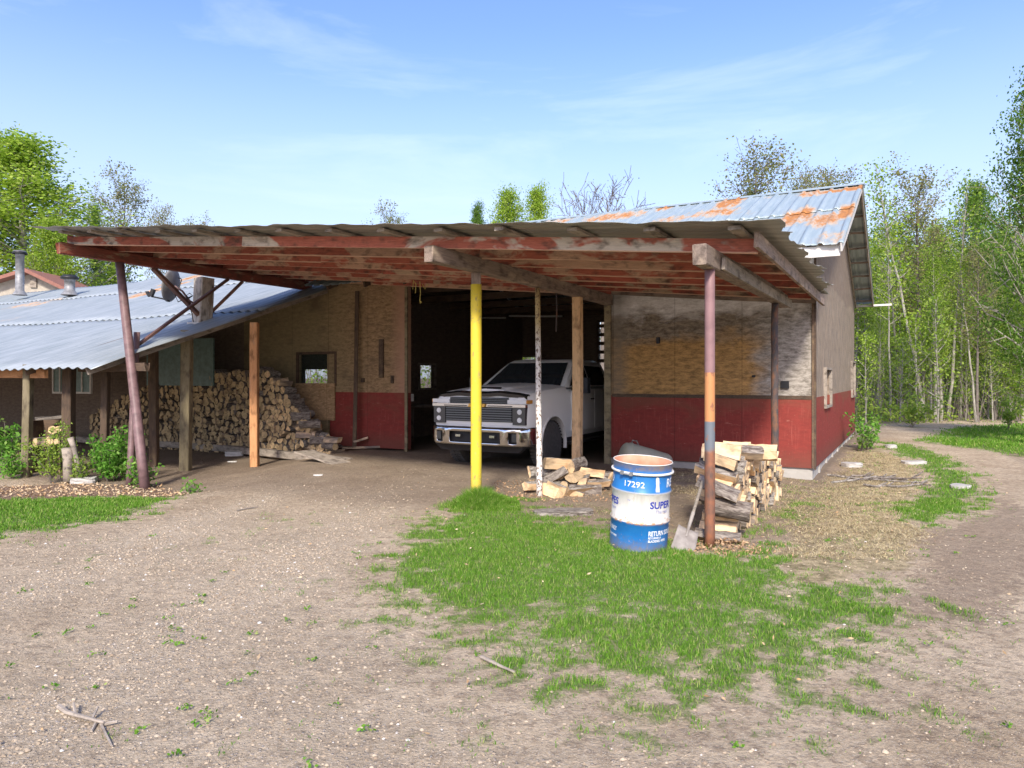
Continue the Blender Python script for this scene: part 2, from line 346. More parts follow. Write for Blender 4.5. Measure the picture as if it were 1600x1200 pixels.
class MB:
    """collects boxes, lathes and tubes in one mesh"""
    def __init__(s): s.V = []; s.F = []
    def add(s, V, Fc):
        n = len(s.V); s.V += [tuple(v) for v in V]; s.F += [tuple(i + n for i in f) for f in Fc]; return s
    def box(s, x0, x1, y0, y1, z0, z1):
        return s.add([(x0,y0,z0),(x0,y1,z0),(x1,y1,z0),(x1,y0,z0),(x0,y0,z1),(x0,y1,z1),(x1,y1,z1),(x1,y0,z1)], BOXF)
    def obox(s, p0, p1, w, h, up=(0, 0, 1)):
        M = frame(p0, p1, up); L = (Vector(p1) - Vector(p0)).length
        vs = [M @ Vector(q) for q in [(0,-w/2,-h/2),(0,w/2,-h/2),(L,w/2,-h/2),(L,-w/2,-h/2),(0,-w/2,h/2),(0,w/2,h/2),(L,w/2,h/2),(L,-w/2,h/2)]]
        return s.add(vs, BOXF)
    def tube(s, pts, radii, seg=6):
        pts = [Vector(p) for p in pts]; V = []; Fc = []
        for i, p in enumerate(pts):
            d = (pts[min(i+1, len(pts)-1)] - pts[max(i-1, 0)]).normalized(); M = frame((0,0,0), d)
            for j in range(seg):
                a = 2*math.pi*j/seg; V.append(p + M.to_3x3() @ Vector((0, math.cos(a), math.sin(a))) * radii[i])
        for i in range(len(pts)-1):
            for j in range(seg): Fc.append((i*seg+j, i*seg+(j+1) % seg, (i+1)*seg+(j+1) % seg, (i+1)*seg+j))
        Fc.append(tuple(range(seg-1, -1, -1))); Fc.append(tuple((len(pts)-1)*seg+j for j in range(seg)))
        return s.add(V, Fc)
    def lathe(s, prof, seg=24, c=(0, 0, 0), axis='z', cap=True):
        V = []; Fc = []
        for (r, h) in prof:
            for j in range(seg):
                a = 2*math.pi*j/seg; x, y = math.cos(a)*r, math.sin(a)*r
                V.append((c[0]+x, c[1]+y, c[2]+h) if axis == 'z' else (c[0]+h, c[1]+x, c[2]+y))
        for i in range(len(prof)-1):
            for j in range(seg): Fc.append((i*seg+j, i*seg+(j+1) % seg, (i+1)*seg+(j+1) % seg, (i+1)*seg+j))
        if cap: Fc.append(tuple(range(seg-1, -1, -1))); Fc.append(tuple((len(prof)-1)*seg+j for j in range(seg)))
        return s.add(V, Fc)
    def build(s, name, m, parent=None, smooth=False, M=None): return mk(name, s.V, s.F, m, parent, smooth, M=M)
def local(parent): return parent.matrix_basis.copy()

# ---- numpy noise
def vnoise(x, y, seed=0):
    xi = np.floor(x).astype(np.int64); yi = np.floor(y).astype(np.int64); fx = x - xi; fy = y - yi
    fx = fx*fx*(3-2*fx); fy = fy*fy*(3-2*fy)
    def h(a, b):
        n = (a*374761393 + b*668265263 + seed*1442695) & 0x7fffffff
        n = ((n ^ (n >> 13)) * 1274126177) & 0x7fffffff
        return ((n ^ (n >> 16)) & 0xffff) / 65535.0
    return (h(xi, yi)*(1-fx) + h(xi+1, yi)*fx)*(1-fy) + (h(xi, yi+1)*(1-fx) + h(xi+1, yi+1)*fx)*fy
def fbm(x, y, seed=0, o=4):
    s = 0; a = .5; t = 0
    for i in range(o): s = s + a*vnoise(x*2**i, y*2**i, seed+i); t += a; a *= .55
    return s/t
def sst(x, a, b):
    t = np.clip((x-a)/(b-a), 0, 1); return t*t*(3-2*t)
def gz(x, y):
    """ground height"""
    x = np.asarray(x, float); y = np.asarray(y, float)
    z = -.19*sst(-x, 3.6, 5.6)*sst(y, 8.5, 12.0)*sst(-y, -30, -19)
    z = z - .09*np.exp(-(((x-5.6)/1.5)**2 + ((y-11.6)/1.6)**2))
    z = z + .03*np.exp(-(((x+.5)/.6)**2 + ((y-9.4)/.6)**2))
    z = z + (fbm(x*.8, y*.8, 3)-.5)*.05 + (fbm(x*5, y*5, 9, 3)-.5)*.022
    return z
def gzf(x, y): return float(gz(x, y))
# ------------------------------------------------------------------ plan frame of the garage
UV_ = Vector((-.8870, .4617, 0)); VV_ = Vector((.4970, .8678, 0)); C0 = Vector((5.22, 12.05, 0))
def B(a, b, z=0.0): return C0 + UV_*a + VV_*b + Vector((0, 0, z))
def toab(X, Y):
    dx, dy = X - C0.x, Y - C0.y; det = UV_.x*VV_.y - UV_.y*VV_.x
    return ((dx*VV_.y - dy*VV_.x)/det, (UV_.x*dy - UV_.y*dx)/det)
def hit_b(px, b):          # column px meets the plane b = const
    k = (px-800)/F; Q = C0 + VV_*b; a = (k*Q.y - Q.x)/(UV_.x - k*UV_.y); return a, (Q + UV_*a).y
def hit_a(px, a):
    k = (px-800)/F; Q = C0 + UV_*a; b = (k*Q.y - Q.x)/(VV_.x - k*VV_.y); return b, (Q + VV_*b).y
def zat(py, Y): return CH - (py-HZ)/F*Y
def hit_roof(px, py, fn):
    lo, hi = 6.0, 45.0
    g = lambda Y: P(px, py, Y).z - fn(toab((px-800)/F*Y, Y)[1])
    s0 = g(lo)
    for _ in range(60):
        mid = (lo+hi)/2
        if (g(mid) > 0) == (s0 > 0): lo = mid
        else: hi = mid
    return toab((px-800)/F*lo, lo) + (lo,)
zmain = lambda b: 3.96 + .413*(b+.4) if b < 4.9 else 3.96 + .413*5.3 - .413*(b-4.9)
zshed = lambda b: 3.93 + .354*b
BD = 9.8

# ------------------------------------------------------------------ ground
def inpoly(x, y, poly):
    ins = np.zeros(x.shape, bool); n = len(poly); j = n-1
    for i in range(n):
        xi, yi = poly[i]; xj, yj = poly[j]
        cnd = ((yi > y) != (yj > y)) & (x < (xj-xi)*(y-yi)/(yj-yi+1e-12)+xi); ins ^= cnd; j = i
    return ins
def pdist(x, y, poly):
    d = np.full(x.shape, 1e9); n = len(poly)
    for i in range(n):
        ax, ay = poly[i]; bx, by = poly[(i+1) % n]; vx, vy = bx-ax, by-ay
        t = np.clip(((x-ax)*vx+(y-ay)*vy)/(vx*vx+vy*vy+1e-12), 0, 1); d = np.minimum(d, np.hypot(x-ax-t*vx, y-ay-t*vy))
    return np.where(inpoly(x, y, poly), d, -d)
G = lambda pts: [px2g(a, b) for a, b in pts]
LAWN = G([(545,905),(600,850),(660,805),(700,775),(770,768),(835,785),(880,800),(950,812),(1060,850),(1120,862),(1170,855),(1215,800),(1240,765),(1262,770),(1235,835),(1240,890),(1330,905),(1440,905),(1470,960),(1470,1015),(1420,1090),(1300,1160),(1100,1150),(900,1140),(760,1085),(650,1010),(590,945)])
CORE = G([(590,885),(640,830),(700,785),(770,775),(900,815),(1060,860),(1180,868),(1235,870),(1250,915),(1330,930),(1250,975),(1060,985),(900,960),(760,955),(650,920)])
LEFTG = G([(-60,775),(90,768),(180,762),(285,768),(245,800),(150,822),(60,838),(-80,850)])
BAND = G([(1368,690),(1420,694),(1490,716),(1545,758),(1545,790),(1490,812),(1440,822),(1395,800),(1420,770),(1445,748),(1420,718),(1372,700)])
FARG = G([(1430,690),(1500,668),(1700,655),(3000,645),(3000,720),(1700,722),(1600,712),(1520,700)])
DRY = G([(1225,835),(1245,775),(1300,740),(1345,700),(1375,697),(1430,730),(1440,770),(1410,810),(1440,840),(1440,890),(1330,905),(1235,915)])
MUD = G([(1420,850),(1500,812),(1560,780),(1640,800),(1640,900),(1540,960),(1440,960),(1425,900)])
BED = G([(-120,748),(0,742),(120,738),(235,742),(300,757),(285,768),(180,762),(90,768),(-120,778)])
GRAV = G([(-900,1300),(-700,1000),(-200,900),(0,860),(150,832),(300,800),(420,770),(620,730),(760,735),(700,790),(620,850),(545,905),(570,960),(640,1030),(760,1090),(900,1130),(1100,1200),(1300,1300)])
TRACK = G([(1362,672),(1420,676),(1500,690),(1600,712),(1800,760),(2600,1000),(2600,1300),(1300,1300),(1250,1130),(1400,1060),(1480,1000),(1560,930),(1600,860),(1590,800),(1545,752),(1490,712),(1420,692),(1366,688)])
def masks(x, y):
    w = (fbm(x*1.3, y*1.3, 21)-.5)*.9; w2 = (fbm(x*5, y*5, 22)-.5)*.5; nn = w + w2
    near = sst(y, 2.5, 9)
    e = lambda P_, s, k=.45: sst(pdist(x, y, P_)+nn*k, -s, s)
    pat = fbm(x*2.6, y*2.6, 31, 5)
    sd_ = lambda P_, s: sst(pdist(x, y, P_)+w*.5, -s, s)
    hi = fbm(x*6.5, y*6.5, 33, 5)-.5; lo = fbm(x*1.4, y*1.4, 35, 4)-.5
    pot = np.maximum(sd_(LAWN, 1.2)*.80, sd_(CORE, .7)*.94); pot = np.maximum(pot, sd_(LEFTG, .7)*.9); pot = np.maximum(pot, sd_(BAND, .7)*.95); pot = np.maximum(pot, sd_(FARG, 1.0)); pot = np.maximum(pot, sd_(DRY, .5)*.30)
    green = sst(pot*1.12 + hi*1.25 + lo*.3, .18, .95)
    spr = sst(fbm(x*1.1+7, y*1.1, 41, 4), .48, .70)*sst(fbm(x*6, y*6, 42, 3), .55, .72)*.6*sst(-x, -7, 1)*sst(y, 11, 8)
    green = np.maximum(green, spr)
    a_, b_ = toab(x, y)
    far = sst(y, 24.5, 27)*sst(x, 6, 9); green = np.maximum(green, far*sst(pat, .45, .6)*.6)
    inside = (a_ > -.1)*(b_ > -.0)
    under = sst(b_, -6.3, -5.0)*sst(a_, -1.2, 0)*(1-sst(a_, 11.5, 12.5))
    dry = e(DRY, .2, .6)*(1-green*.6)
    dryu = sst(a_, 3.6, 2.6)*sst(a_, -.9, -.2)*sst(b_, -5.6, -4.6)*sst(-b_, -.1, .1)*sst(pat, .35, .55)*.55
    green = np.maximum(green, dryu*sst(pat, .48, .6)*.8); dry = np.maximum(dry, dryu)
    mud = e(MUD, .3, .8); bed = e(BED, .15, .4)
    grav = e(GRAV, .35, .6)*(.35+.65*sst(fbm(x*.55, y*.9, 51), .40, .60))*(1-under*.8)
    lx = np.interp(y, [2.5, 4, 6, 8, 10, 12.5, 15], [-2.6, -2.3, -2.0, -1.9, -1.75, -1.5, -1.2])
    trk = np.exp(-((x-lx)/.30)**2)+np.exp(-((x-lx+1.75)/.30)**2)
    grav = np.clip(grav*.6+trk*.75*sst(-y, -13.5, -10), 0, 1)
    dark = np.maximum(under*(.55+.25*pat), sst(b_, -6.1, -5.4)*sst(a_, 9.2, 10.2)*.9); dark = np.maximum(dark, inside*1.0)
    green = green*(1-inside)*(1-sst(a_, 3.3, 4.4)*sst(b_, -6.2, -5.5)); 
    return green, dry*(1-inside), mud, grav, dark, bed
xs = np.concatenate([-np.geomspace(600, 16, 26), np.arange(-15.5, 22.01, .085), np.geomspace(22.6, 700, 28)])
ys = np.concatenate([[-300, -60, -14, -4, 0], np.arange(1.2, 15, .085), np.arange(15.05, 34, .2), np.geomspace(35, 1200, 26)])
gx, gy = np.meshgrid(xs, ys); nx_, ny_ = len(xs), len(ys)
X_, Y_ = gx.ravel(), gy.ravel(); Z_ = gz(X_, Y_)
# wheel ruts of the track, along its curve
def track_c(y): return np.interp(y, [3, 5, 7, 9, 12, 16, 20, 24], [3.6, 4.7, 5.9, 7.1, 9.3, 11.2, 12.3, 13.0])
tcx = X_-track_c(Y_)
Z_ = Z_ - (np.exp(-((tcx-.2)/.22)**2) + np.exp(-((tcx-1.9)/.22)**2))*.045*sst(Y_, 3, 4.5)*sst(-Y_, -22, -17)
green, dry, mud, grav, dark, bed = masks(X_, Y_)
rut = (np.exp(-((tcx-.2)/.3)**2) + np.exp(-((tcx-1.9)/.3)**2))*sst(Y_, 3, 4.5)*sst(-Y_, -22, -17)
idx = np.arange(nx_*ny_).reshape(ny_, nx_)
Fq = np.stack([idx[:-1, :-1], idx[:-1, 1:], idx[1:, 1:], idx[1:, :-1]], -1).reshape(-1, 4)
cx_, cy_ = X_[Fq].mean(1), Y_[Fq].mean(1)
isdrive = inpoly(cx_, cy_, GRAV); istrack = inpoly(cx_, cy_, TRACK) & ~isdrive

k = M_('earth', .95, 0, .12); v = k.co('Object')
n1 = k.noise(v, 1.1, 8, .62, .2); n2 = k.noise(v, 11, 8, .7); n3 = k.noise(v, 55, 6, .7)
st = k.vor(v, 42); stc = k.sep(k.vor(v, 42, out=1), 0); st2 = k.vor(v, 95); stc2 = k.sep(k.vor(v, 95, out=1), 1)
base = k.mix(k.mr(n1, .32, .68), (.40, .305, .20), (.60, .485, .34))
base = k.mix(k.mr(n2, .46, .62, 0, .6), base, (.17, .12, .08)); base = k.mix(k.mr(k.noise(v, 24, 8, .75), .53, .62, 0, .55), base, (.15, .115, .09)); base = k.mix(k.mr(n3, .56, .70, 0, .6), base, (.52, .45, .37))
peb = k.mix(stc, (.26, .22, .20), (.62, .56, .50)); gA = k.attr('grav')
pf = k.ma('MULTIPLY', k.mr(st, .32, .22), k.ma('MULTIPLY', k.mr(stc, .45, .6), gA))
pf2 = k.ma('MULTIPLY', k.mr(st2, .34, .24), k.mr(stc2, .55, .65, 0, .8))
c = k.mix(k.ma('MULTIPLY', gA, .55), base, k.mix(k.mr(n3, .40, .60), (.31, .245, .17), (.62, .52, .385)))
c = k.mix(k.mr(k.noise(v, 38, 5, .8), .58, .68, 0, .5), c, (.15, .115, .08)); c = k.mix(pf2, c, k.mix(stc2, (.2, .16, .12), (.60, .53, .43))); c = k.mix(pf, c, peb)
gth = k.ma('ADD', k.attr('green'), k.mr(n2, .3, .7, -.3, .3))
c = k.mix(k.mr(gth, .45, 1.0, 0, .9), c, k.mix(k.mr(n2, .35, .65), (.06, .13, .018), (.13, .21, .04)))
c = k.mix(k.mr(k.ma('ADD', k.attr('dry'), k.mr(n2, .3, .7, -.3, .3)), .35, .65), c, k.mix(k.mr(k.noise(v, 5, 8, .75), .42, .60), k.mix(k.mr(n3, .35, .65), (.60, .49, .30), (.36, .28, .17)), (.20, .165, .09)))
c = k.mix(k.mr(k.ma('ADD', k.attr('mud'), k.mr(n2, .3, .7, -.4, .4)), .3, .8, 0, .6), c, k.mix(k.mr(n3, .35, .65), (.16, .115, .08), (.33, .255, .185)))
c = k.mix(k.mr(k.attr('rut'), .2, 1.0, 0, .35), c, (.17, .13, .10))
c = k.mix(k.mr(k.ma('ADD', k.attr('bed'), k.mr(n3, .3, .7, -.3, .3)), .35, .65), c, k.mix(k.mr(n3, .4, .6), (.34, .23, .16), (.12, .08, .055)))
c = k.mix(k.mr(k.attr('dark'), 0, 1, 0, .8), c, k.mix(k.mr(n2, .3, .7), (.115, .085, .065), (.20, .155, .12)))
k.col(c)
hgt = k.ma('ADD', k.ma('MULTIPLY', n2, .6), k.ma('ADD', k.ma('MULTIPLY', n3, .35), k.ma('MULTIPLY', pf, .5)))
k.bump(hgt, 1.0, .05); MAT['earth'] = k.m
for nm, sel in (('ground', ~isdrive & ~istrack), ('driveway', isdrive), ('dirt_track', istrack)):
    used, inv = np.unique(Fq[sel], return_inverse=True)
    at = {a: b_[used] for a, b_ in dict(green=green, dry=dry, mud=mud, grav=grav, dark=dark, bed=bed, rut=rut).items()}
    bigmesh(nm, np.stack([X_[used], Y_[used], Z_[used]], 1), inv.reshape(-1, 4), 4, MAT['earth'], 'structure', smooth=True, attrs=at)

# ------------------------------------------------------------------ walls
def wallgrid(name, m, parent, along, a0, a1, zb, zt, th, holes=(), other=0.0, off=0.0, breaks=()):
    """wall of thickness th. along='a': plane b=other, outside towards -b; along='b': plane a=other, outside towards -a. off = how far its face stands proud."""
    xs_ = sorted(set([a0, a1] + [h for H in holes for h in H[:2]] + list(breaks))); zs_ = sorted(set([zb, zt] + [h for H in holes for h in H[2:4]]))
    xs_ = [x for x in xs_ if a0 <= x <= a1]; zs_ = [z for z in zs_ if zb <= z <= zt]
    solid = lambda i, j: 0 <= i < len(xs_)-1 and 0 <= j < len(zs_)-1 and not any(H[0] <= (xs_[i]+xs_[i+1])/2 <= H[1] and H[2] <= (zs_[j]+zs_[j+1])/2 <= H[3] for H in holes)
    V = []; Fc = []; U = []
    def pt(x, d, z):
        p = B(x, other+d, z) if along == 'a' else B(other+d, x, z); V.append(p-Vector(parent.location)); U.append((x, z)); return len(V)-1
    f0, f1 = -off, th
    for i in range(len(xs_)-1):
        for j in range(len(zs_)-1):
            if not solid(i, j): continue
            x0, x1, z0, z1 = xs_[i], xs_[i+1], zs_[j], zs_[j+1]
            Fc.append([pt(x0, f0, z0), pt(x0, f0, z1), pt(x1, f0, z1), pt(x1, f0, z0)]); Fc.append([pt(x0, f1, z0), pt(x1, f1, z0), pt(x1, f1, z1), pt(x0, f1, z1)])
            if not solid(i-1, j): Fc.append([pt(x0, f0, z0), pt(x0, f1, z0), pt(x0, f1, z1), pt(x0, f0, z1)])
            if not solid(i+1, j): Fc.append([pt(x1, f0, z0), pt(x1, f0, z1), pt(x1, f1, z1), pt(x1, f1, z0)])
            if not solid(i, j-1): Fc.append([pt(x0, f0, z0), pt(x1, f0, z0), pt(x1, f1, z0), pt(x0, f1, z0)])
            if not solid(i, j+1): Fc.append([pt(x0, f0, z1), pt(x0, f1, z1), pt(x1, f1, z1), pt(x1, f0, z1)])
    return mk(name, [Vector(parent.location)+v for v in V], Fc, m, parent, uv=U)
def abz_box(mb, a0, a1, b0, b1, z0, z1, par):
    vs = [B(a0,b0,z0), B(a0,b1,z0), B(a1,b1,z0), B(a1,b0,z0), B(a0,b0,z1), B(a0,b1,z1), B(a1,b1,z1), B(a1,b0,z1)]
    return mb.add([v - (par.location if par else Vector((0,0,0))) for v in vs], BOXF)
def abox(name, a0, a1, b0, b1, z0, z1, m, par):
    mb = MB(); abz_box(mb, a0, a1, b0, b1, z0, z1, None); return mk(name, mb.V, mb.F, m, par)

gar = empty('garage', C0, 'big weathered plywood garage with red painted lower walls and rusty blue grey metal roof', 'garage')
DR0, DR1 = hit_b(948, 0)[0], hit_b(637, 0)[0]
ZR = 1.35; ZB = .13; DH = 3.78
AL = 11.0
wallgrid('front_wall', [MAT['ply_right']], gar, 'a', 0, DR0, ZR, 4.08, .12, off=0)
wallgrid('front_wall', [MAT['ply_left']], gar, 'a', DR1, AL, ZR, 4.08, .12)
wallgrid('door_header', [MAT['dark_post']], gar, 'a', DR0, DR1, DH, 4.08, .12, off=-.012)
wallgrid('red_base_panel', [MAT['ply_red']], gar, 'a', 0, DR0, ZB, ZR, .12, off=.012)
wallgrid('red_base_panel', [MAT['ply_red']], gar, 'a', DR1, AL-.1, ZB-.08, ZR, .12, off=.012)
def gzone(px0, px1, y0, y1):
    b0, Ya = hit_a(px0, 0); b1, Yb = hit_a(px1, 0); Ym = (Ya+Yb)/2; return (b0, b1, zat(y1, Ym), zat(y0, Ym))
gw1 = gzone(1287, 1295.5, 578, 633); gw2 = gzone(1329.3, 1333.5, 567, 618)
wallgrid('gable_wall', [MAT['ply_gable']], gar, 'b', .002, BD, ZR, 3.96, .12, holes=[gw1, gw2])
wallgrid('red_base_panel', [MAT['ply_red']], gar, 'b', .002, BD, ZB, ZR, .12, holes=[gw1, gw2], off=.012)
# gable triangle
for (a_, nme, mt) in ((0.0, 'gable_wall', 'ply_gable'), (AL, 'gable_wall', 'ply_dark')):
    pr = [(0, 3.96), (BD, 3.96), (BD, zmain(BD)-.05), (4.9, zmain(4.9)-.05), (0, zmain(0)-.05)]
    V = [B(a_, b, z) for b, z in pr] + [B(a_+.12, b, z) for b, z in pr]; U = [(b, z) for b, z in pr]*2
    mk(nme, V, [(0,1,2,3,4), (9,8,7,6,5)] + [(i, 5+i, 5+(i+1) % 5, (i+1) % 5) for i in range(5)], MAT[mt], gar, uv=U)
for g_ in (gw1, gw2):
    b0, b1, z0, z1 = g_; mb = MB(); fw = .045
    for (x0, x1, q0, q1) in ((b0-fw, b0, z0-fw, z1+fw), (b1, b1+fw, z0-fw, z1+fw), (b0, b1, z1, z1+fw), (b0, b1, z0-fw, z0)):
        abz_box(mb, -.06, .02, x0, x1, q0, q1, None)
    w_ = mk('window', mb.V, mb.F, MAT['grey_wood'], gar)
    abox('pane', .04, .05, b0, b1, z0, z1, MAT['glass_dark'], w_)
# rear and left walls (seen through the open door)
bw = []
for (p0, p1, y0, y1) in ((805, 845, 558, 583), (935.5, 945.5, 503, 585)):
    a1_, Ya = hit_b(p0, BD-.12); a0_, Yb = hit_b(p1, BD-.12); Ym = (Ya+Yb)/2; bw.append((a0_, a1_, zat(y1, Ym), zat(y0, Ym)))
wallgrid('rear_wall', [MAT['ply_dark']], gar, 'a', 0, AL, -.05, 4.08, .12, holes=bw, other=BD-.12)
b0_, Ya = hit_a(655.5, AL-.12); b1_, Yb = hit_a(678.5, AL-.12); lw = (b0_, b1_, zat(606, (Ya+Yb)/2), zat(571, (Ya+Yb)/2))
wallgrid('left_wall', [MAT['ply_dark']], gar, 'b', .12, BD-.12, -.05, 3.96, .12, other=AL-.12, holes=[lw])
mb = MB(); fw = .06
for (x0, x1, q0, q1) in ((b0_-fw, b0_, lw[2]-fw, lw[3]+fw), (b1_, b1_+fw, lw[2]-fw, lw[3]+fw), (b0_, b1_, lw[3], lw[3]+fw), (b0_, b1_, lw[2]-fw, lw[2])): abz_box(mb, AL-.16, AL-.10, x0, x1, q0, q1, None)
w_ = mk('window', mb.V, mb.F, MAT['grey_wood'], gar); abox('pane', AL-.05, AL-.045, b0_, b1_, lw[2], lw[3], MAT['pane'], w_)
for i, (a0_, a1_, z0, z1) in enumerate(bw):
    mb = MB(); fw = .06
    for (x0, x1, q0, q1) in ((a0_-fw, a0_, z0-fw, z1+fw), (a1_, a1_+fw, z0-fw, z1+fw), (a0_, a1_, z1, z1+fw), (a0_, a1_, z0-fw, z0)):
        abz_box(mb, x0, x1, BD-.16, BD-.10, q0, q1, None)
    w_ = mk('window', mb.V, mb.F, MAT['dark_post'] if i == 1 else MAT['grey_wood'], gar)
    if i == 1:
        for q in range(5): abox('slat', a0_, a1_, BD-.14, BD-.11, z1-.20-q*.30, z1-.08-q*.30, MAT['dark_post'], w_)
    else: abox('pane', a0_, a1_, BD-.07, BD-.065, z0, z1, MAT['pane'], w_)
# concrete foundation
s = MB()
for (a0_, a1_, b0, b1) in ((.03, DR0, .03, .2), (.03, .22, .22, BD)): abz_box(s, a0_, a1_, b0, b1, -.35, ZB+.003, None)
mk('foundation', s.V, s.F, MAT['concrete'], gar)
s = MB()
for i in range(8):
    b0 = .9+i*1.22; abz_box(s, .005, .03, b0, b0+.12, -.3, ZB-.01, None)
mk('foundation_pier', s.V, s.F, MAT['concrete'], gar)
# corner boards and door jambs
abox('corner_board', -.03, .0, -.03, .05, ZB-.02, 4.0, MAT['dark_post'], gar)
abox('corner_board', .0, .035, -.032, -.014, ZB, 3.3, MAT['dark_post'], gar)
abox('door_jamb', DR0-.10, DR0+.03, -.06, -.015, .0, DH, MAT['olive_post'], gar)
abox('door_jamb', DR1-.02, DR1+.05, -.05, -.015, -.02, DH, MAT['olive_post'], gar)
# joint strip over the red panels
abox('trim_board', .02, DR0-.12, -.02, -.0, ZR-.03, ZR+.035, MAT['dark_post'], gar)
# loose hook plates on the wall
for (px, py, w_, h_) in ((1029, 532, .06, .12), (1227, 601, .13, .13), (1178, 588, .05, .04)):
    a_, Yw = hit_b(px, 0); z_ = zat(py, Yw); abox('bracket', a_-w_/2, a_+w_/2, -.05, -.001, z_-h_/2, z_+h_/2, MAT['black'], gar)
for (px, py, w_, h_) in ((597, 560, .12, .9), (614, 593, .06, .18), (568, 594, .08, .1)):
    a_, Yw = hit_b(px, 0); z_ = zat(py, Yw); abox('hanging_tool', a_-w_/2, a_+w_/2, -.05, -.001, z_-h_/2, z_+h_/2, MAT['dark_post'], gar)
# trusses, ceiling boards inside
for i in range(5):
    b = 1.0+i*1.9
    board('ceiling_joist', B(.3, b, 3.85), B(AL-.3, b, 3.85), .05, .18, MAT['dark_post'], gar)
for i in range(10):
    a_ = .6+i*1.12
    for (b0, b1) in ((-.35, 4.86), (4.94, BD+.3)):
        board('rafter', B(a_, b0, zmain(b0)-.12), B(a_, b1, zmain(b1)-.12), .05, .14, MAT['dark_post'], gar)
# roof
def roofsheet(name, a0, a1, b0, b1, zf, m, parent, period, amp, prof='sine', step=None, nb=16, rust=(), lift=0.0, jag0=None):
    step = step or period/6; na = int(round((a1-a0)/step)); A = np.linspace(a0, a1, na+1); Bb = np.linspace(b0, b1, nb+1)
    ph = np.mod(A, period)/period
    w_ = np.sin(ph*2*np.pi)*amp if prof == 'sine' else amp*np.clip((.16-np.abs(ph-.5))/.06, 0, 1)+amp*.2*np.clip((.04-np.abs(np.mod(ph+.5, 1)-.5))/.02, 0, 1)
    V = []; U = []
    for j, b in enumerate(Bb):
        for i, a in enumerate(A):
            bb = b + (jag0(a) if (jag0 and j == 0) else 0)
            sag = .012*math.sin(a*1.7+b)+.01*math.sin(b*2.3+a*.6)
            V.append(B(a, bb, zf(bb)+w_[i]+lift+sag)); U.append((a, bb))
    n = na+1; Fc = [(j*n+i, (j+1)*n+i, (j+1)*n+i+1, j*n+i+1) for j in range(nb) for i in range(na)]
    ua = np.array(U); rv = np.zeros(len(V))
    for (ra, rb, sa, sb, st_) in rust: rv = np.maximum(rv, st_*np.exp(-(((ua[:, 0]-ra)/sa)**4 + ((ua[:, 1]-rb)/sb)**4)))
    o = mk(name, V, Fc, m, parent, smooth=True, uv=U, attrs={'rust': rv})
    so_ = o.modifiers.new('sheet', 'SOLIDIFY'); so_.thickness = .004; so_.offset = -1
    return o
rl = []
for (px, py, sa, sb, st_) in ((1322, 332, .16, .75, .95), (1300, 372, .3, .45, .5), (1288, 345, .32, .75, .72), (1255, 336, .22, .8, .8), (1238, 342, .28, .8, .8), (1218, 350, .2, .45, .5), (1140, 318, .35, .9, .85), (1118, 335, .6, .5, .7), (1266, 303, .3, .5, .7), (1345, 294, .35, .35, 1.0), (1310, 298, .6, .25, .9), (1175, 333, .2, .3, .35), (1200, 310, .12, .15, .5), (1040, 325, .25, .5, .8), (960, 340, .9, .45, .75), (870, 348, .6, .4, .6), (1045, 346, .5, .5, .6), (1345, 330, .12, 1.2, .55)):
    a_, b_, _ = hit_roof(px, py, lambda b: 3.96+.413*(b+.4)); rl.append((a_, b_, sa, sb, st_))
rf = roofsheet('roof', -.5, AL+.25, 2.15, 4.93, lambda b: zmain(min(b, 4.9)), [MAT['roof_metal']], gar,   .30, .032, 'rib', .025, 14, rl, lift=.018)
roofsheet('lower_roof_sheet', -.5, AL+.25, -.55, 2.32, zmain, [MAT['roof_metal']], rf, .30, .032, 'rib', .025, 16, rl, jag0=lambda a: .04*math.sin(a*2.9)+.05*(a < .3))
roofsheet('rear_roof_sheet', -.5, AL+.25, 4.93, BD+.5, zmain, [MAT['roof_metal']], rf, .30, .022, 'rib', .05, 8, ())
mb = MB()
for sgn in (-1, 1):
    mb.add([B(-.52, 4.9, 0)+Vector((0,0,zmain(4.9)+.045)), B(AL+.27, 4.9, zmain(4.9)+.045), B(AL+.27, 4.9+sgn*.2, zmain(4.9+.2)+.045), B(-.52, 4.9+sgn*.2, zmain(4.9+.2)+.045)], [(0,1,2,3)])
o = mk('ridge_cap', mb.V, mb.F, MAT['roof_metal'], rf); so_ = o.modifiers.new('s', 'SOLIDIFY'); so_.thickness = .006
# gable overhang: barge boards, lookouts and soffit strips
for (b0, b1) in ((-.5, 4.88), (4.92, BD+.45)):
    board('barge_board', B(-.46, b0, zmain(b0)-.09), B(-.46, b1, zmain(b1)-.09), .03, .14, MAT['white_trim'] if b0 < 0 else MAT['grey_wood'], gar)
    nl = 8
    for i in range(nl):
        b = b0+.35+(b1-b0-.6)*i/(nl-1); board('lookout', B(-.44, b, zmain(b)-.075), B(.0, b, zmain(b)-.075), .09, .04, MAT['grey_beam'], gar)
    board('rake_trim', B(-.02, max(b0, .05), zmain(max(b0, .05))-.16), B(-.02, b1-.1, zmain(b1-.1)-.16), .03, .14, MAT['white_trim'] if b0 < 0 else MAT['grey_wood'], gar)
board('eave_board', B(-.44, -.42, zmain(-.42)-.16), B(3.2, -.42, zmain(-.42)-.16), .03, .18, MAT['white_trim'], gar)
board('gutter', B(-.95, BD+.5, 3.84), B(2.0, BD+.5, 3.84), .10, .06, MAT['white_trim'], gar)
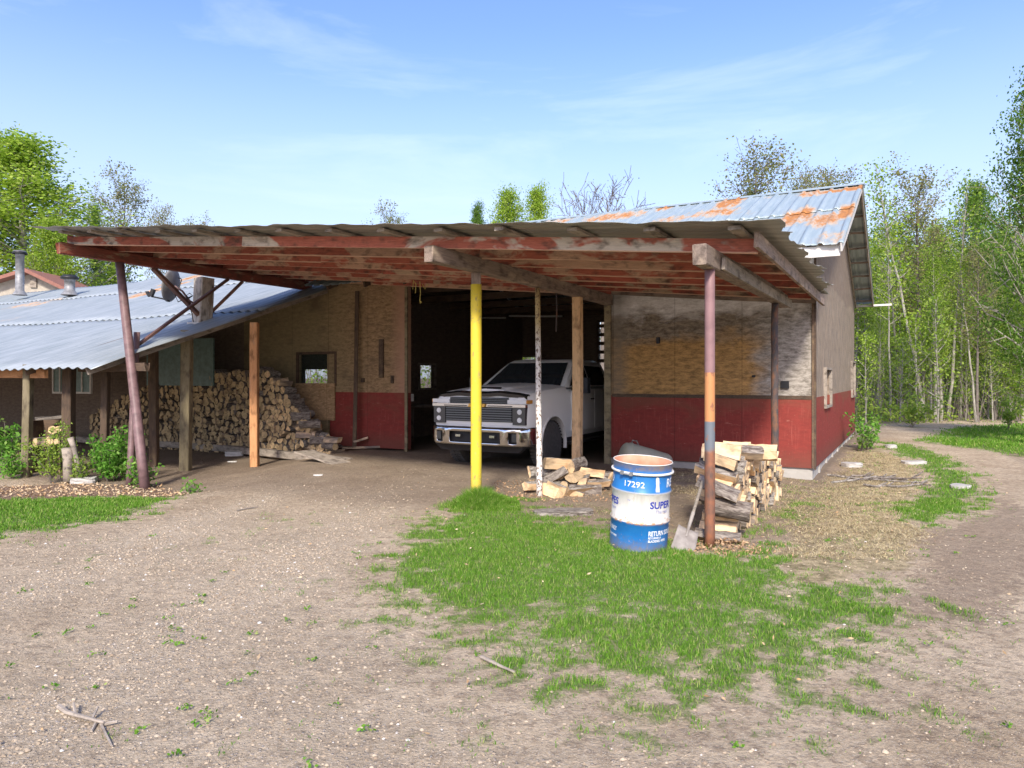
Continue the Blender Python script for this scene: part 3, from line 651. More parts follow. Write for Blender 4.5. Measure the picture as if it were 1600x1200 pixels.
# stud leaning on left wall, red and white gauge board in the garage, pale strips drawn for the daylight gap
a_, Yw = hit_b(562, -.15); board('leaning_stud', B(a_+.05, -.28, .05), B(a_+.12, -.1, 3.75), .09, .05, MAT['dark_post'], gar, up=(0, 1, 0))
a_, Yw = hit_b(809, BD-.3); board('interior_post', B(a_, BD-.2, zat(549, Yw)), B(a_, BD-.2, zat(502, Yw)), .13, .05, MAT['white_trim'], gar, up=(0, 1, 0))
board('interior_post', B(a_+.12, BD-.2, zat(549, Yw)), B(a_+.10, BD-.2, zat(502, Yw)), .07, .05, MAT['red_joist'], gar, up=(0, 1, 0))
for (p0, p1, py) in ((706, 790, 497), (796, 878, 494)):
    a1_, Yw = hit_b(p0, 6.5); a0_, Y2 = hit_b(p1, 6.5)
    board('daylight_strip', B(a0_, 6.5, zat(py, Y2)), B(a1_, 6.5, zat(py, Yw)), .08, .05, MAT['white_trim'], gar)  # added white boards stand in for the line of daylight
# ------------------------------------------------------------------ bush of small things inside the garage
board('workbench', B(10.2, 2.2, .95), B(8.9, 2.2, .95), .5, .06, MAT['shelf'], gar); board('bench_leg', B(9.0, 2.2, 0), B(9.0, 2.2, .92), .08, .08, MAT['shelf'], gar); board('bench_leg', B(10.1, 2.2, 0), B(10.1, 2.2, .92), .08, .08, MAT['shelf'], gar)
abox('switch_box', DR1+.02, DR1+.14, .13, .25, 1.15, 1.32, MAT['white_trim'], gar)
def inner(px, py, b): a_, Yw = hit_b(px, b); return B(a_, b, 0), Yw
# ------------------------------------------------------------------ woodshed with its long zinc roof
shed = empty('woodshed', B(15, -3, -.15), 'long open fronted woodshed with a corrugated zinc roof sloping to the left', 'shed')
SE = -5.85; AR = 10.75; AZ = 36.0; SB = 4.9
srust = []
for (px, py, sa, sb, st_) in ((255, 452, .35, 1.2, .75), (225, 462, .3, .9, .7), (285, 440, .5, .9, .65), (40, 478, .8, .5, .6), (70, 474, .4, .7, .5), (15, 500, .5, .3, .4)):
    a_, b_, _ = hit_roof(px, py, zshed); srust.append((a_, b_, sa, sb, st_))
srf = roofsheet('roof', AR, AZ, SE, -2.1, zshed, [MAT['shed_metal']], shed, .27, .020, 'sine', .03, 10, srust, jag0=lambda a: .02*math.sin(a*1.3))
roofsheet('middle_roof_sheet', AR, AZ, -2.25, 1.6, zshed, [MAT['shed_metal']], srf, .27, .020, 'sine', .03, 10, srust, lift=.022)
roofsheet('upper_roof_sheet', AL+.35, 24.0, 1.45, 6.0, zshed, [MAT['shed_metal']], srf, .27, .020, 'sine', .03, 8, srust, lift=.044)
roofsheet('upper_roof_sheet', 24.0, AZ, 1.45, 3.85, zshed, [MAT['shed_metal']], srf, .27, .020, 'sine', .03, 8, srust, lift=.044)
roofsheet('rear_roof_sheet', 24.0, AZ, 3.85, 7.5, lambda b: zshed(3.85)-.3*(b-3.85), [MAT['shed_metal']], srf, .27, .020, 'sine', .09, 3, ())
roofsheet('rear_roof_sheet', AL+.35, 24.0, 6.0, 9.0, lambda b: zshed(6.0)-.3*(b-6.0), [MAT['shed_metal']], srf, .27, .020, 'sine', .09, 3, ())
for i in range(9):
    a_ = AR+.25+i*1.9; board('rafter', B(a_, SE+.1, zshed(SE+.1)-.09), B(a_, 3.7, zshed(3.7)-.09), .05, .13, MAT['dark_post'] if i else MAT['grey_wood'], shed)
board('eave_beam', B(10.35, SE+.75, zshed(SE+.75)-.24), B(12.3, SE+.75, zshed(SE+.75)-.24), .09, .15, MAT['dark_post'], shed, rough_end=.03)
board('eave_beam', B(12.6, SE+.30, zshed(SE+.3)-.19), B(19.5, SE+.30, zshed(SE+.3)-.19), .06, .17, MAT['new_post'], shed, rough_end=.03)
for (px, Y_p, ztop, w_, mt, py) in ((398, 14.75, 2.86, .16, 'new_post', 0), (291, 14.2, 2.66, .19, 'olive_post', 0), (240, 14.9, 2.45, .16, 'dark_post', 0), (164, 13.5, 2.05, .13, 'dark_post', 0), (108, 13.4, 1.98, .18, 'dark_post', 0), (43, 13.3, 1.95, .14, 'olive_post', 0), (-40, 13.3, 1.95, .14, 'dark_post', 0)):
    X = (px-800)/F*Y_p; g_ = gzf(X, Y_p); board('post', (X, Y_p, g_-.1), (X, Y_p, ztop), w_, w_, MAT[mt], shed, up=(0, 1, 0), warp=.01)
WB = AZ-.3
wh = []
a1_, Yw = hit_b(467, .02); a0_, Y2 = hit_b(524, .02); wh.append((a0_, a1_, zat(599, Y2), zat(553, Y2)))
wallgrid('rear_wall', [MAT['ply_left']], shed, 'a', AL, 13.9, -.3, 3.85, .1, holes=wh, other=.02)
w_ = MB(); a0_, a1_, z0, z1 = wh[0]
for (x0, x1, q0, q1) in ((a0_-.06, a0_, z0-.06, z1+.06), (a1_, a1_+.06, z0-.06, z1+.06), (a0_, a1_, z1, z1+.06), (a0_, a1_, z0-.06, z0)): abz_box(w_, x0, x1, -.02, .05, q0, q1, None)
w_ = mk('window', w_.V, w_.F, MAT['dark_post'], shed); abox('pane', a0_, a1_, .07, .075, z0, z1, MAT['pane'], w_)
# a window in the wall behind so daylight shows through this one
rr = [(hit_b(684, 4.9)[0], hit_b(648, 4.9)[0], .9, 2.6)]
a1_, Yw = hit_b(474, 4.9); a0_, Y2 = hit_b(521, 4.9); rr.append((a0_, a1_, zat(600, Y2), zat(577, Y2)))
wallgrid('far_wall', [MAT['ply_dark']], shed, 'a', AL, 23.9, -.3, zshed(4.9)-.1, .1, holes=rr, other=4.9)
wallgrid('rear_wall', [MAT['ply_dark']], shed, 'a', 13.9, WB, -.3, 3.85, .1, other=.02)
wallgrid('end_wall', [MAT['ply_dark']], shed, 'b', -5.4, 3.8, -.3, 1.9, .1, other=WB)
# OSB board below the window
a1_, Yw = hit_b(461, -.05); a0_, Y2 = hit_b(523, -.05)
wallgrid('osb_board', [MAT['ply_osb']], shed, 'a', a0_, a1_, zat(657, Y2), zat(599, Y2), .03, other=-.06)
# teal sheet and pale windows hanging in the dark back
a1_, Yw = hit_b(229, -1.0); a0_, Y2 = hit_b(333, -1.0)
abox('teal_sheet', a0_, a1_, -1.0, -.96, zat(603, Y2), zat(528, Y2), MAT['teal_panel'], shed)
for (p0, p1, y0, y1) in ((84, 104, 570, 612), (116, 141, 566, 612)):
    a1_, Yw = hit_b(p0, -1.6); a0_, Y2 = hit_b(p1, -1.6); z0, z1 = zat(y1, Yw), zat(y0, Yw)
    mb = MB()
    for (x0, x1, q0, q1) in ((a0_-.05, a0_, z0-.05, z1+.05), (a1_, a1_+.05, z0-.05, z1+.05), (a0_, a1_, z1, z1+.05), (a0_, a1_, z0-.05, z0), ((a0_+a1_)/2-.02, (a0_+a1_)/2+.02, z0, z1)): abz_box(mb, x0, x1, -1.62, -1.57, q0, q1, None)
    w_ = mk('window', mb.V, mb.F, MAT['white_trim'], shed); abox('pane', a0_, a1_, -1.59, -1.585, z0, z1, MAT['teal_panel'], w_)
# sill timber along the front of the stacked wood
pa = Vector((*px2g(30, 683, -.1), -.06)); pb = Vector((*px2g(330, 700, -.1), -.07)); pc = Vector((*px2g(545, 722, -.05), -.04))
board('sill_beam', pa, pb, .2, .16, MAT['grey_wood'], shed); board('sill_beam', pb, pc, .2, .16, MAT['grey_wood'], shed)
# flues on the roof
def flue(px, py, Yf, r, h, cap, lab):
    a_, b_, Yf = hit_roof(px, py, zshed) if Yf is None else (None, None, Yf)
    p = P(px, py, Yf)
    f_ = MB().lathe([(r*1.7, -.10), (r*1.05, .06), (r, .06), (r, h-.12), (r*1.05, h-.12), (r*1.05, h-.02)] + ([(r*1.5, h-.02), (r*1.6, h+.02), (r*1.4, h+.10), (.01, h+.13)] if cap else [(r, h)]), 16, cap=False).build('flue', MAT['zinc'], shed, True, M=Matrix.Translation(p))
    MB().lathe([(r*1.7, h-.02), (r*1.75, h+.03), (r*1.2, h+.12), (.01, h+.14)], 16).build('flue_cap', MAT['black'], f_, True, M=Matrix.Translation(p))
flue(31, 457, 27.0, .15, 1.5, True, ''); flue(109, 457, 25.0, .17, .50, False, '')
# ------------------------------------------------------------------ cream house behind the shed
hs = empty('house', (-21.5, 31.5, 0), 'cream sided house with brown roof edge behind the zinc shed roof', 'house')
def hp(px, py): return P(px, py, 30.5)
def hz(py, Y=30.5): return zat(py, Y)
xl, xr, xm = (-260-800)/F*30.5, (128-800)/F*30.5, (48-800)/F*30.5
zr, ze = hz(421), hz(455); xl2 = 2*xm-xr-3
zl = ze-.55
mk('wall', [(xl2+.4, 30.6, -.3), (xr-.5, 30.6, -.3), (xr-.5, 30.6, ze), (xm, 30.6, zr-.12), (xl2+.4, 30.6, zl), (xl2+.4, 33, -.3), (xr-.5, 33, -.3), (xr-.5, 33, ze), (xm, 33, zr-.12), (xl2+.4, 33, zl)],
   [(0,1,2,3,4), (9,8,7,6,5), (0,5,6,1), (1,6,7,2), (2,7,8,3), (3,8,9,4), (4,9,5,0)], MAT['cream'], hs)
for (xe, zz_) in ((xr, ze-.12), (xl2, zl-.1)):
    mk('roof', [(xm, 30.1, zr), (xe, 30.1, zz_), (xe, 33.4, zz_), (xm, 33.4, zr), (xm, 30.1, zr-.16), (xe, 30.1, zz_-.16), (xe, 33.4, zz_-.16), (xm, 33.4, zr-.16)], [(0,1,2,3), (7,6,5,4), (0,4,5,1), (1,5,6,2), (2,6,7,3), (3,7,4,0)], MAT['brown_roof'], hs)
wv = MB().box((46-800)/F*30.5, (56-800)/F*30.5, 30.52, 30.62, hz(449), hz(435)); wv.build('gable_vent', MAT['grey_wood'], hs)
# ------------------------------------------------------------------ the carport canopy in front of the door
JO = Vector((2.10, 7.25, 0))
def J(t, s, z=0.0): return JO + UV_*t + VV_*s + Vector((0, 0, z))
jb = lambda t: 3.0 + .095*t + .10*max(0, (t-9)/3)*0
can = empty('carport_canopy', J(3.3, 2.5, 0), 'wide sagging lean-to canopy of red painted joists and sheet metal over the truck bay', 'canopy')
rows = [0, .8, 1.6, 2.4, 3.2, 4.0, 4.8, 5.58]
for i, s in enumerate(rows):
    t0 = -.44 if i == 0 else (-.5 + .02*i); t1 = 11.3 if i < 2 else 11.26
    z = .075
    mt = 'front_joist' if i == 0 else ('grey_beam' if i == 7 else ('patchy_joist' if i > 3 else 'red_joist'))
    # two lengths lapped at a beam
    tm = 3.3 if i % 2 else 6.9
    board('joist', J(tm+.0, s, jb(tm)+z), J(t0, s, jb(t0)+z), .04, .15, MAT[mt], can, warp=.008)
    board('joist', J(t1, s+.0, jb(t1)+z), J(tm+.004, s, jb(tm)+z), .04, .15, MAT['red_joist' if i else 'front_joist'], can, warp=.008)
# main beams
def beam(t, s0, s1, mt='grey_beam', h=.20, w=.14): return board('beam', J(t, s0, jb(t)-h/2-.002), J(t, s1, jb(t)-h/2-.002), w, h, MAT[mt], can, rough_end=.02, warp=.01)
tB = -.02; sP = 0.0
beam(tB, -.62, 4.35); 
tA = 3.34
beam(tA, -.32, 5.55)
tL = 11.15
beam(tL, -.25, 5.6, 'dark_joist')
board('rim_board', J(11.29, -.02, jb(11.3)+.06), J(11.29, 5.7, jb(11.3)+.06), .035, .22, MAT['dark_joist'], can)
# a second board sistered on beam B
board('beam_side_board', J(tB-.09, -.1, jb(tB)-.13), J(tB-.09, 4.55, jb(tB)-.13), .035, .13, MAT['grey_wood'], can, rough_end=.02)
# right edge rafter
board('edge_rafter', J(-.47, -.30, jb(-.47)+.08), J(-.47, 5.75, jb(-.47)+.06), .045, .15, MAT['grey_beam'], can, rough_end=.02)
# purlins with pale sawn ends
tp = -.3
while tp < 11.5:
    e = -.42+random.uniform(-.05, .05)
    pu = board('purlin', J(tp, e, jb(tp)+.172), J(tp, 5.75, jb(tp)+.172), .12, .038, MAT['grey_wood'], can, warp=.004)
    tp += .86
# sheet metal, corrugations along u
def zs(t, s): return jb(t)+.215 + .05*math.exp(-((t-8.6)/1.6)**2)*(s < 1.5) - .03*math.exp(-((t-6.3)/1.5)**2)
V = []; U = []; ns, ntt = 180, 150
Sx = np.linspace(-.55, 5.9, ns+1); Tx = np.linspace(-.62, 11.42, ntt+1)
for j, t in enumerate(Tx):
    for i, s in enumerate(Sx):
        ph = (s/.24) % 1; wv_ = .016*min(1, max(0, (.2-abs(ph-.5))/.08))
        tt = t
        if j == 0: tt = t + .10*math.sin(s*3.7) + .12*(math.floor(s/.9) % 2) + .25*max(0, s-3.5)*.4 - .15
        if i == 0: s = s+.03*math.sin(t*3.1)+.02*math.sin(t*11)
        V.append(J(tt, s, jb(tt)+.200+wv_ + .012*math.sin(t*2.1+s*1.2) + .03*math.sin(t*1.1+2)**2*max(0, 1-max(0, s)/1.2) + (.005*math.sin(t*7.3)+.005*math.sin(t*17.0))*max(0, 1-(s+.55)/.5))); U.append((s, t))
n = ns+1; o = mk('sheet_roof', V, [(j*n+i, j*n+i+1, (j+1)*n+i+1, (j+1)*n+i) for j in range(ntt) for i in range(ns)], MAT['canopy_metal'], can, smooth=True, uv=U)
so_ = o.modifiers.new('s', 'SOLIDIFY'); so_.thickness = .003; so_.offset = 1
# curled end strip above the right rafter, running back to the garage roof
# posts
def onbeam(px, t):
    k_ = (px-800)/F; Q = JO+UV_*t; s = (k_*Q.y-Q.x)/(VV_.x-k_*VV_.y); return s, Q+VV_*s
zb = lambda t: jb(t)-.20
def gp(x, y, d=.05): return Vector((x, y, gzf(x, y)-d))
s_, q = onbeam(1109, tB); NEAR = q.copy()
pole('post', gp(q.x, q.y), (q.x, q.y, zb(tB)), .052, .050, MAT['near_post'], can, 20, 14)
s_, q = onbeam(1210.5, tB); BLK = q.copy()
pole('post', gp(q.x, q.y), (q.x, q.y, zb(tB)), .055, .05, MAT['dark_pipe'], can, 12, 12, .006)
s_, q = onbeam(744, tA); YEL = q.copy()
pole('post', gp(q.x, q.y, .1), (q.x, q.y, 2.96), .074, .074, MAT['yellow'], can, 24, 8)
board('packing_block', (q.x, q.y, 2.96), (q.x, q.y, zb(tA)), .13, .10, MAT['grey_beam'], can, up=(0, 1, 0), warp=.001)
s_, q = onbeam(902, tA)
board('post', gp(q.x, q.y), (q.x, q.y, zb(tA)), .155, .14, MAT['pine_post'], can, up=tuple(VV_), warp=.006)
x0, y0 = px2g(843, 778); y0 = 10.0; x0 = 43/F*y0; s_, q = onbeam(841, tA)
pole('post', gp(x0, y0), (q.x-.01, q.y, zb(tA)), .045, .040, MAT['white_pipe'], can, 12, 12, .003)
s_, q = onbeam(187, tL); q.z = zb(tL)
lp = Vector(((227-800)/F*11.8, 11.8, gzf(-6.2, 11.8)-.03))
pole('post', lp, q, .085, .075, MAT['purple_pipe'], can, 14, 6)
x0, y0 = (202-800)/F*12.3, 12.3; sp = Vector(((214-800)/F*12.95, 12.95, zat(519, 12.95)))
pole('post', gp(x0, y0, .03), sp, .058, .055, MAT['purple_pipe'], can, 12, 6)
# V brace, long brace and box column standing on the shed roof
a_, b_, Yx = hit_roof(318, 500, zshed); apex = P(318, 500, Yx)
for (px) in (240, 379):
    s_, q = onbeam(px, tL); q.z = zb(tL)-.02; q.x += 0; board('brace', apex, q, .10, .07, MAT['brace'], can, warp=.002)
s_, q = onbeam(356, tL); q.z = zb(tL)-.02; board('long_brace', sp-Vector((0, 0, .25)), q, .07, .05, MAT['brace'], can, warp=.002)
a_, b_, Yx = hit_roof(315, 502, zshed); q = P(316, 506, Yx+.12)
s_, qb = onbeam(316, tL)
board('box_column', (q.x, q.y, q.z-.02), (q.x+.02, q.y+.05, zb(tL)-.003), .36, .30, MAT['box_col'], can, up=(.62, .78, 0), warp=.002)
MB().box(-.24, .24, -.2, .2, -.03, .02).build('column_foot', MAT['white_trim'], can, M=Matrix.Translation(q))

# satellite dish on the column
dp = P(272, 447, q.y-.25)
sd = empty('satellite_dish', dp, 'grey satellite dish seen edge-on beside the pale box column on the shed roof', 'satellite dish')
V = []; Fc = []; ng = 8; sg = 28
for i in range(ng+1):
    r = .36*i/ng
    for j in range(sg):
        a_ = 2*math.pi*j/sg; V.append((r*r*.55, math.cos(a_)*r*.85, math.sin(a_)*r))
for i in range(ng):
    for j in range(sg): Fc.append((i*sg+j, i*sg+(j+1) % sg, (i+1)*sg+(j+1) % sg, (i+1)*sg+j))
Md = Matrix.Translation(dp) @ Matrix.Rotation(R(172), 4, 'Z') @ Matrix.Rotation(R(-12), 4, 'Y')
o = mk('reflector', V, Fc, MAT['dish'], sd, smooth=True, M=Md); so_ = o.modifiers.new('s', 'SOLIDIFY'); so_.thickness = .012
tip = P(236, 463, dp.y-.1)
o = MB().tube([Md @ Vector((.03, 0, -.34)), P(255, 467, dp.y-.05), tip], [.018, .018, .018], 6); o.build('arm', MAT['black'], sd)
board('receiver', tip, P(240, 452, dp.y-.1), .09, .07, MAT['black'], sd, warp=.001); board('receiver_foot', tip+Vector((-.03, 0, .0)), P(230, 456, dp.y-.1), .06, .06, MAT['black'], sd, warp=.001)
o = MB().tube([Md @ Vector((-.02, 0, 0)), P(285, 455, dp.y), P(296, 470, dp.y+.1), P(306, 476, q.y-.05)], [.025, .025, .025, .025], 6); o.build('mount', MAT['purple_pipe'], sd)
pts = [P(278+6*math.sin(i*.9), 430+i*5.5+4*math.cos(i*1.7), dp.y+.05*math.sin(i)) for i in range(8)] + [P(296+5*math.cos(i*1.6), 462+4*math.sin(i*1.6), dp.y) for i in range(7)] + [P(300, 490, dp.y), P(303, 508, dp.y+.1), P(309, 510, dp.y+.1)]
MB().tube(pts, [.011]*len(pts), 5).build('cable', MAT['black'], sd)
# dangling cords from the canopy
c1 = empty('yellow_cord', P(655, 430, 13.6), 'yellow cord with loops hanging from the canopy joists left of the yellow post', 'cord')
pts = [P(643, 468, 13.6), P(645, 448, 13.6), P(650, 440, 13.6), P(653, 455, 13.6), P(655, 472, 13.6)]
k = M_('cord_yellow', .7); k.col((.62, .52, .16)); MAT['cord'] = k.m
MB().tube([P(645, 452, 13.6), P(646, 438, 13.6), P(650, 444, 13.6), P(649, 458, 13.6)], [.008]*4, 5).build('loop', MAT['cord'], c1)
MB().tube([P(656, 440, 13.6), P(657, 458, 13.6), P(656, 470, 13.6), P(658, 473, 13.6)], [.008, .008, .008, .03], 5).build('strand', MAT['cord'], c1)
MB().tube([P(660, 444, 13.6), P(664, 452, 13.6), P(668, 444, 13.6)], [.008]*3, 5).build('loop', MAT['cord'], c1)
o = MB().tube([P(869, 448, 12.4), P(870, 485, 12.4), P(869, 518, 12.4)], [.012, .012, .016], 6).build('hanging_chain', MAT['dark_pipe']); tag(o, 'thin dark chain hanging from the canopy left of the square wooden post', 'chain')

# ------------------------------------------------------------------ pickup truck
k = M_('white_car_paint', .28, 0, .5); k.col((.87, .85, .81)); k.b.inputs['Coat Weight'].default_value = .1; k.b.inputs['Coat Roughness'].default_value = .06; k.b.inputs['Roughness'].default_value = .38; MAT['paint'] = k.m
k = M_('chrome', .13, 1.0, .5); k.col((.72, .73, .75)); MAT['chrome'] = k.m
k = M_('tyre_rubber', .85, 0, .2); n = k.noise(k.co(), 20, 4); k.col(k.mix(n, (.05, .05, .05), (.13, .12, .11))); MAT['tyre'] = k.m
k = M_('alloy', .3, .9, .5); k.col((.5, .51, .52)); MAT['alloy'] = k.m
k = M_('lens', .15, 0, .6); k.col((.75, .76, .76)); MAT['lens'] = k.m
k = M_('lamp_housing', .15, .2, .6); k.col((.07, .075, .08)); MAT['lampdark'] = k.m
k = M_('gold_badge', .35, .6, .5); k.col((.72, .42, .10)); MAT['gold'] = k.m
k = M_('amber', .2, 0, .5); k.col((.65, .30, .06)); MAT['amber'] = k.m
k = M_('truck_glass', .06, 0, .6); k.col((.025, .03, .033)); MAT['tglass'] = k.m
KX, KY = .29, 12.2; TYAW = 28.5; TS = 1.03
wd = Vector((math.cos(R(TYAW)), -math.sin(R(TYAW)), 0))
tr_o = Vector((KX, KY, 0)) - wd*1.04*TS
tk = empty('pickup_truck', (tr_o.x, tr_o.y, .0), 'white crew cab pickup truck with black hood deflector parked nose out in the garage doorway', 'truck', rz=-R(TYAW)); tk.scale = (TS, TS, TS)
TM = tk.matrix_basis.copy()
TM = Matrix.Translation(tr_o) @ Matrix.Rotation(-R(TYAW), 4, 'Z') @ Matrix.Diagonal((TS, TS, TS, 1))
def tp_(name, mb, m, par=None, smooth=False): return mk(name, mb.V, mb.F, m, par or tk, smooth, M=TM)
def loft(st, close=True):
    """stations of half sections [(x,z)...] at y; mirrored"""
    mb = MB(); V = []; n = None
    for y, sec in st:
        full = [(x, z) for x, z in sec] + [(-x, z) for x, z in reversed(sec) if x > 1e-4]; n = len(full)
        V += [(x, y, z) for x, z in full]
    Fc = []
    for i in range(len(st)-1):
        for j in range(n): Fc.append((i*n+j, i*n+(j+1) % n, (i+1)*n+(j+1) % n, (i+1)*n+j))
    Fc.append(tuple(range(n-1, -1, -1))); Fc.append(tuple((len(st)-1)*n+j for j in range(n))); mb.V = V; mb.F = Fc; return mb
def sec(hw, zt, zbm=.50, crown=.03, sh=.10):
    return [(0, zt+crown), (hw*.45, zt+crown*.85), (hw-.22, zt+.005), (hw-.09, zt-.025), (hw-.035, zt-.10), (hw-.012, zt-.28), (hw, zt-.45), (hw-.01, .80), (hw-.03, zbm+.1), (hw-.07, zbm), (0, zbm)]
st = [(.10, sec(.90, 1.25, .62)), (.12, sec(.95, 1.31, .58)), (.20, sec(.99, 1.37, .55)), (.45, sec(1.02, 1.41, .52)), (1.0, sec(1.035, 1.45)), (1.72, sec(1.03, 1.50)), (1.80, sec(1.025, 1.45, crown=.0)), (4.2, sec(1.025, 1.45, crown=0))]
body0 = loft(st); 
me = bpy.data.meshes.new('t'); me.from_pydata(body0.V, [], body0.F); tmp = bpy.data.objects.new('t', me); SC.collection.objects.link(tmp)
cm = MB().lathe([(.53, -1.3), (.53, 1.3)], 40, c=(0, 1.05, .43), axis='x'); mc = bpy.data.meshes.new('c'); mc.from_pydata(cm.V, [], cm.F); cut = bpy.data.objects.new('c', mc); SC.collection.objects.link(cut)
bmm = bmesh.new()
for q_ in (me, mc):
    bmm.clear(); bmm.from_mesh(q_); bmesh.ops.recalc_face_normals(bmm, faces=bmm.faces); bmm.to_mesh(q_)
md = tmp.modifiers.new('b', 'BOOLEAN'); md.object = cut; md.operation = 'DIFFERENCE'; md.solver = 'EXACT'
dg = bpy.context.evaluated_depsgraph_get(); rm = bpy.data.meshes.new_from_object(tmp.evaluated_get(dg))
bd = MB(); bd.V = [tuple(v.co) for v in rm.vertices]; bd.F = [tuple(p.vertices) for p in rm.polygons]
bpy.data.objects.remove(tmp); bpy.data.objects.remove(cut)
body = tp_('body', bd, MAT['paint'], smooth=True)
bvm = body.modifiers.new('e', 'EDGE_SPLIT'); bvm.split_angle = R(35)
# arch lips and liners
for yc in (1.05, 5.05):
    for sx in (-1, 1):
        mb = MB(); V = []; Fc = []; sg = 22
        for j in range(sg+1):
            a_ = R(-12)+R(204)*j/sg
            for (r, x) in ((.515, .98), (.54, .98), (.54, 1.042), (.515, 1.042)): V.append((sx*x, yc+math.cos(a_)*r, .43+math.sin(a_)*r))
        for j in range(sg):
            for q_ in range(4): Fc.append((j*4+q_, j*4+(q_+1) % 4, (j+1)*4+(q_+1) % 4, (j+1)*4+q_))
        mb.V, mb.F = V, Fc; tp_('arch_lip', mb, MAT['paint'])
tp_('underbody', MB().box(-.62, .62, .3, 6.0, .38, .95).box(-.95, .95, 1.65, 4.1, .40, .55), MAT['black'])
# bed
bedst = [(4.28, sec(1.02, 1.43, crown=-.35)), (4.5, sec(1.03, 1.43, crown=-.35)), (6.2, sec(1.03, 1.43, crown=-.35)), (6.3, sec(.99, 1.40, crown=-.35))]
tp_('cargo_bed', loft([(y, [(0, 1.0), (.88, 1.0), (.90, 1.44), (.98, 1.46), (1.02, 1.38), (1.035, 1.0), (1.03, .8), (1.0, .62), (0, .60)]) for y in (4.24, 6.25)]), MAT['paint'])
# cab
def cabsec(hb, ht, zt, y): return [(0, zt+.0), (ht*.6, zt-.012), (ht-.06, zt-.035), (ht, zt-.09), (hb, 1.44), (0, 1.44)]
cab = MB()
cabp = [(1.74, 1.455, .92, .03), ]
gV = []; 
def ring(y, w, z): return [(-w, y, z), (w, y, z)]
prof = [(1.70, 1.46, .94), (2.50, 1.965, .765), (2.62, 2.015, .74), (3.2, 2.045, .735), (3.95, 2.02, .74), (4.10, 1.96, .76), (4.22, 1.46, .94)]
V = []; 
for (y, z, w) in prof:
    wi = w-.10; V += [(-w, y, z-(.04 if z > 1.6 else 0)), (-wi, y, z), (wi, y, z), (w, y, z-(.04 if z > 1.6 else 0))]
Fc = []
for i in range(len(prof)-1):
    for j in range(3): Fc.append((i*4+j, i*4+j+1, (i+1)*4+j+1, (i+1)*4+j))
Fc.append(tuple(i*4 for i in range(len(prof)))[::-1]); Fc.append(tuple(i*4+3 for i in range(len(prof)))); Fc.append((0, 1, 2, 3, 27, 26, 25, 24))
cab.V, cab.F = V, Fc; o = tp_('cab', cab, MAT['paint'], smooth=True); bm_ = o.modifiers.new('e', 'EDGE_SPLIT'); bm_.split_angle = R(30)
def quad(name, pts, off, m, par=None):
    a_, b_, c_, d_ = [Vector(p) for p in pts]; n = (b_-a_).cross(d_-a_).normalized()*off
    return tp_(name, MB().add([a_+n, b_+n, c_+n, d_+n, a_-n*.2, b_-n*.2, c_-n*.2, d_-n*.2], BOXF), m, par)
quad('windshield', [(-.83, 1.755, 1.498), (.83, 1.755, 1.498), (.675, 2.47, 1.948), (-.675, 2.47, 1.948)], .008, MAT['tglass'])
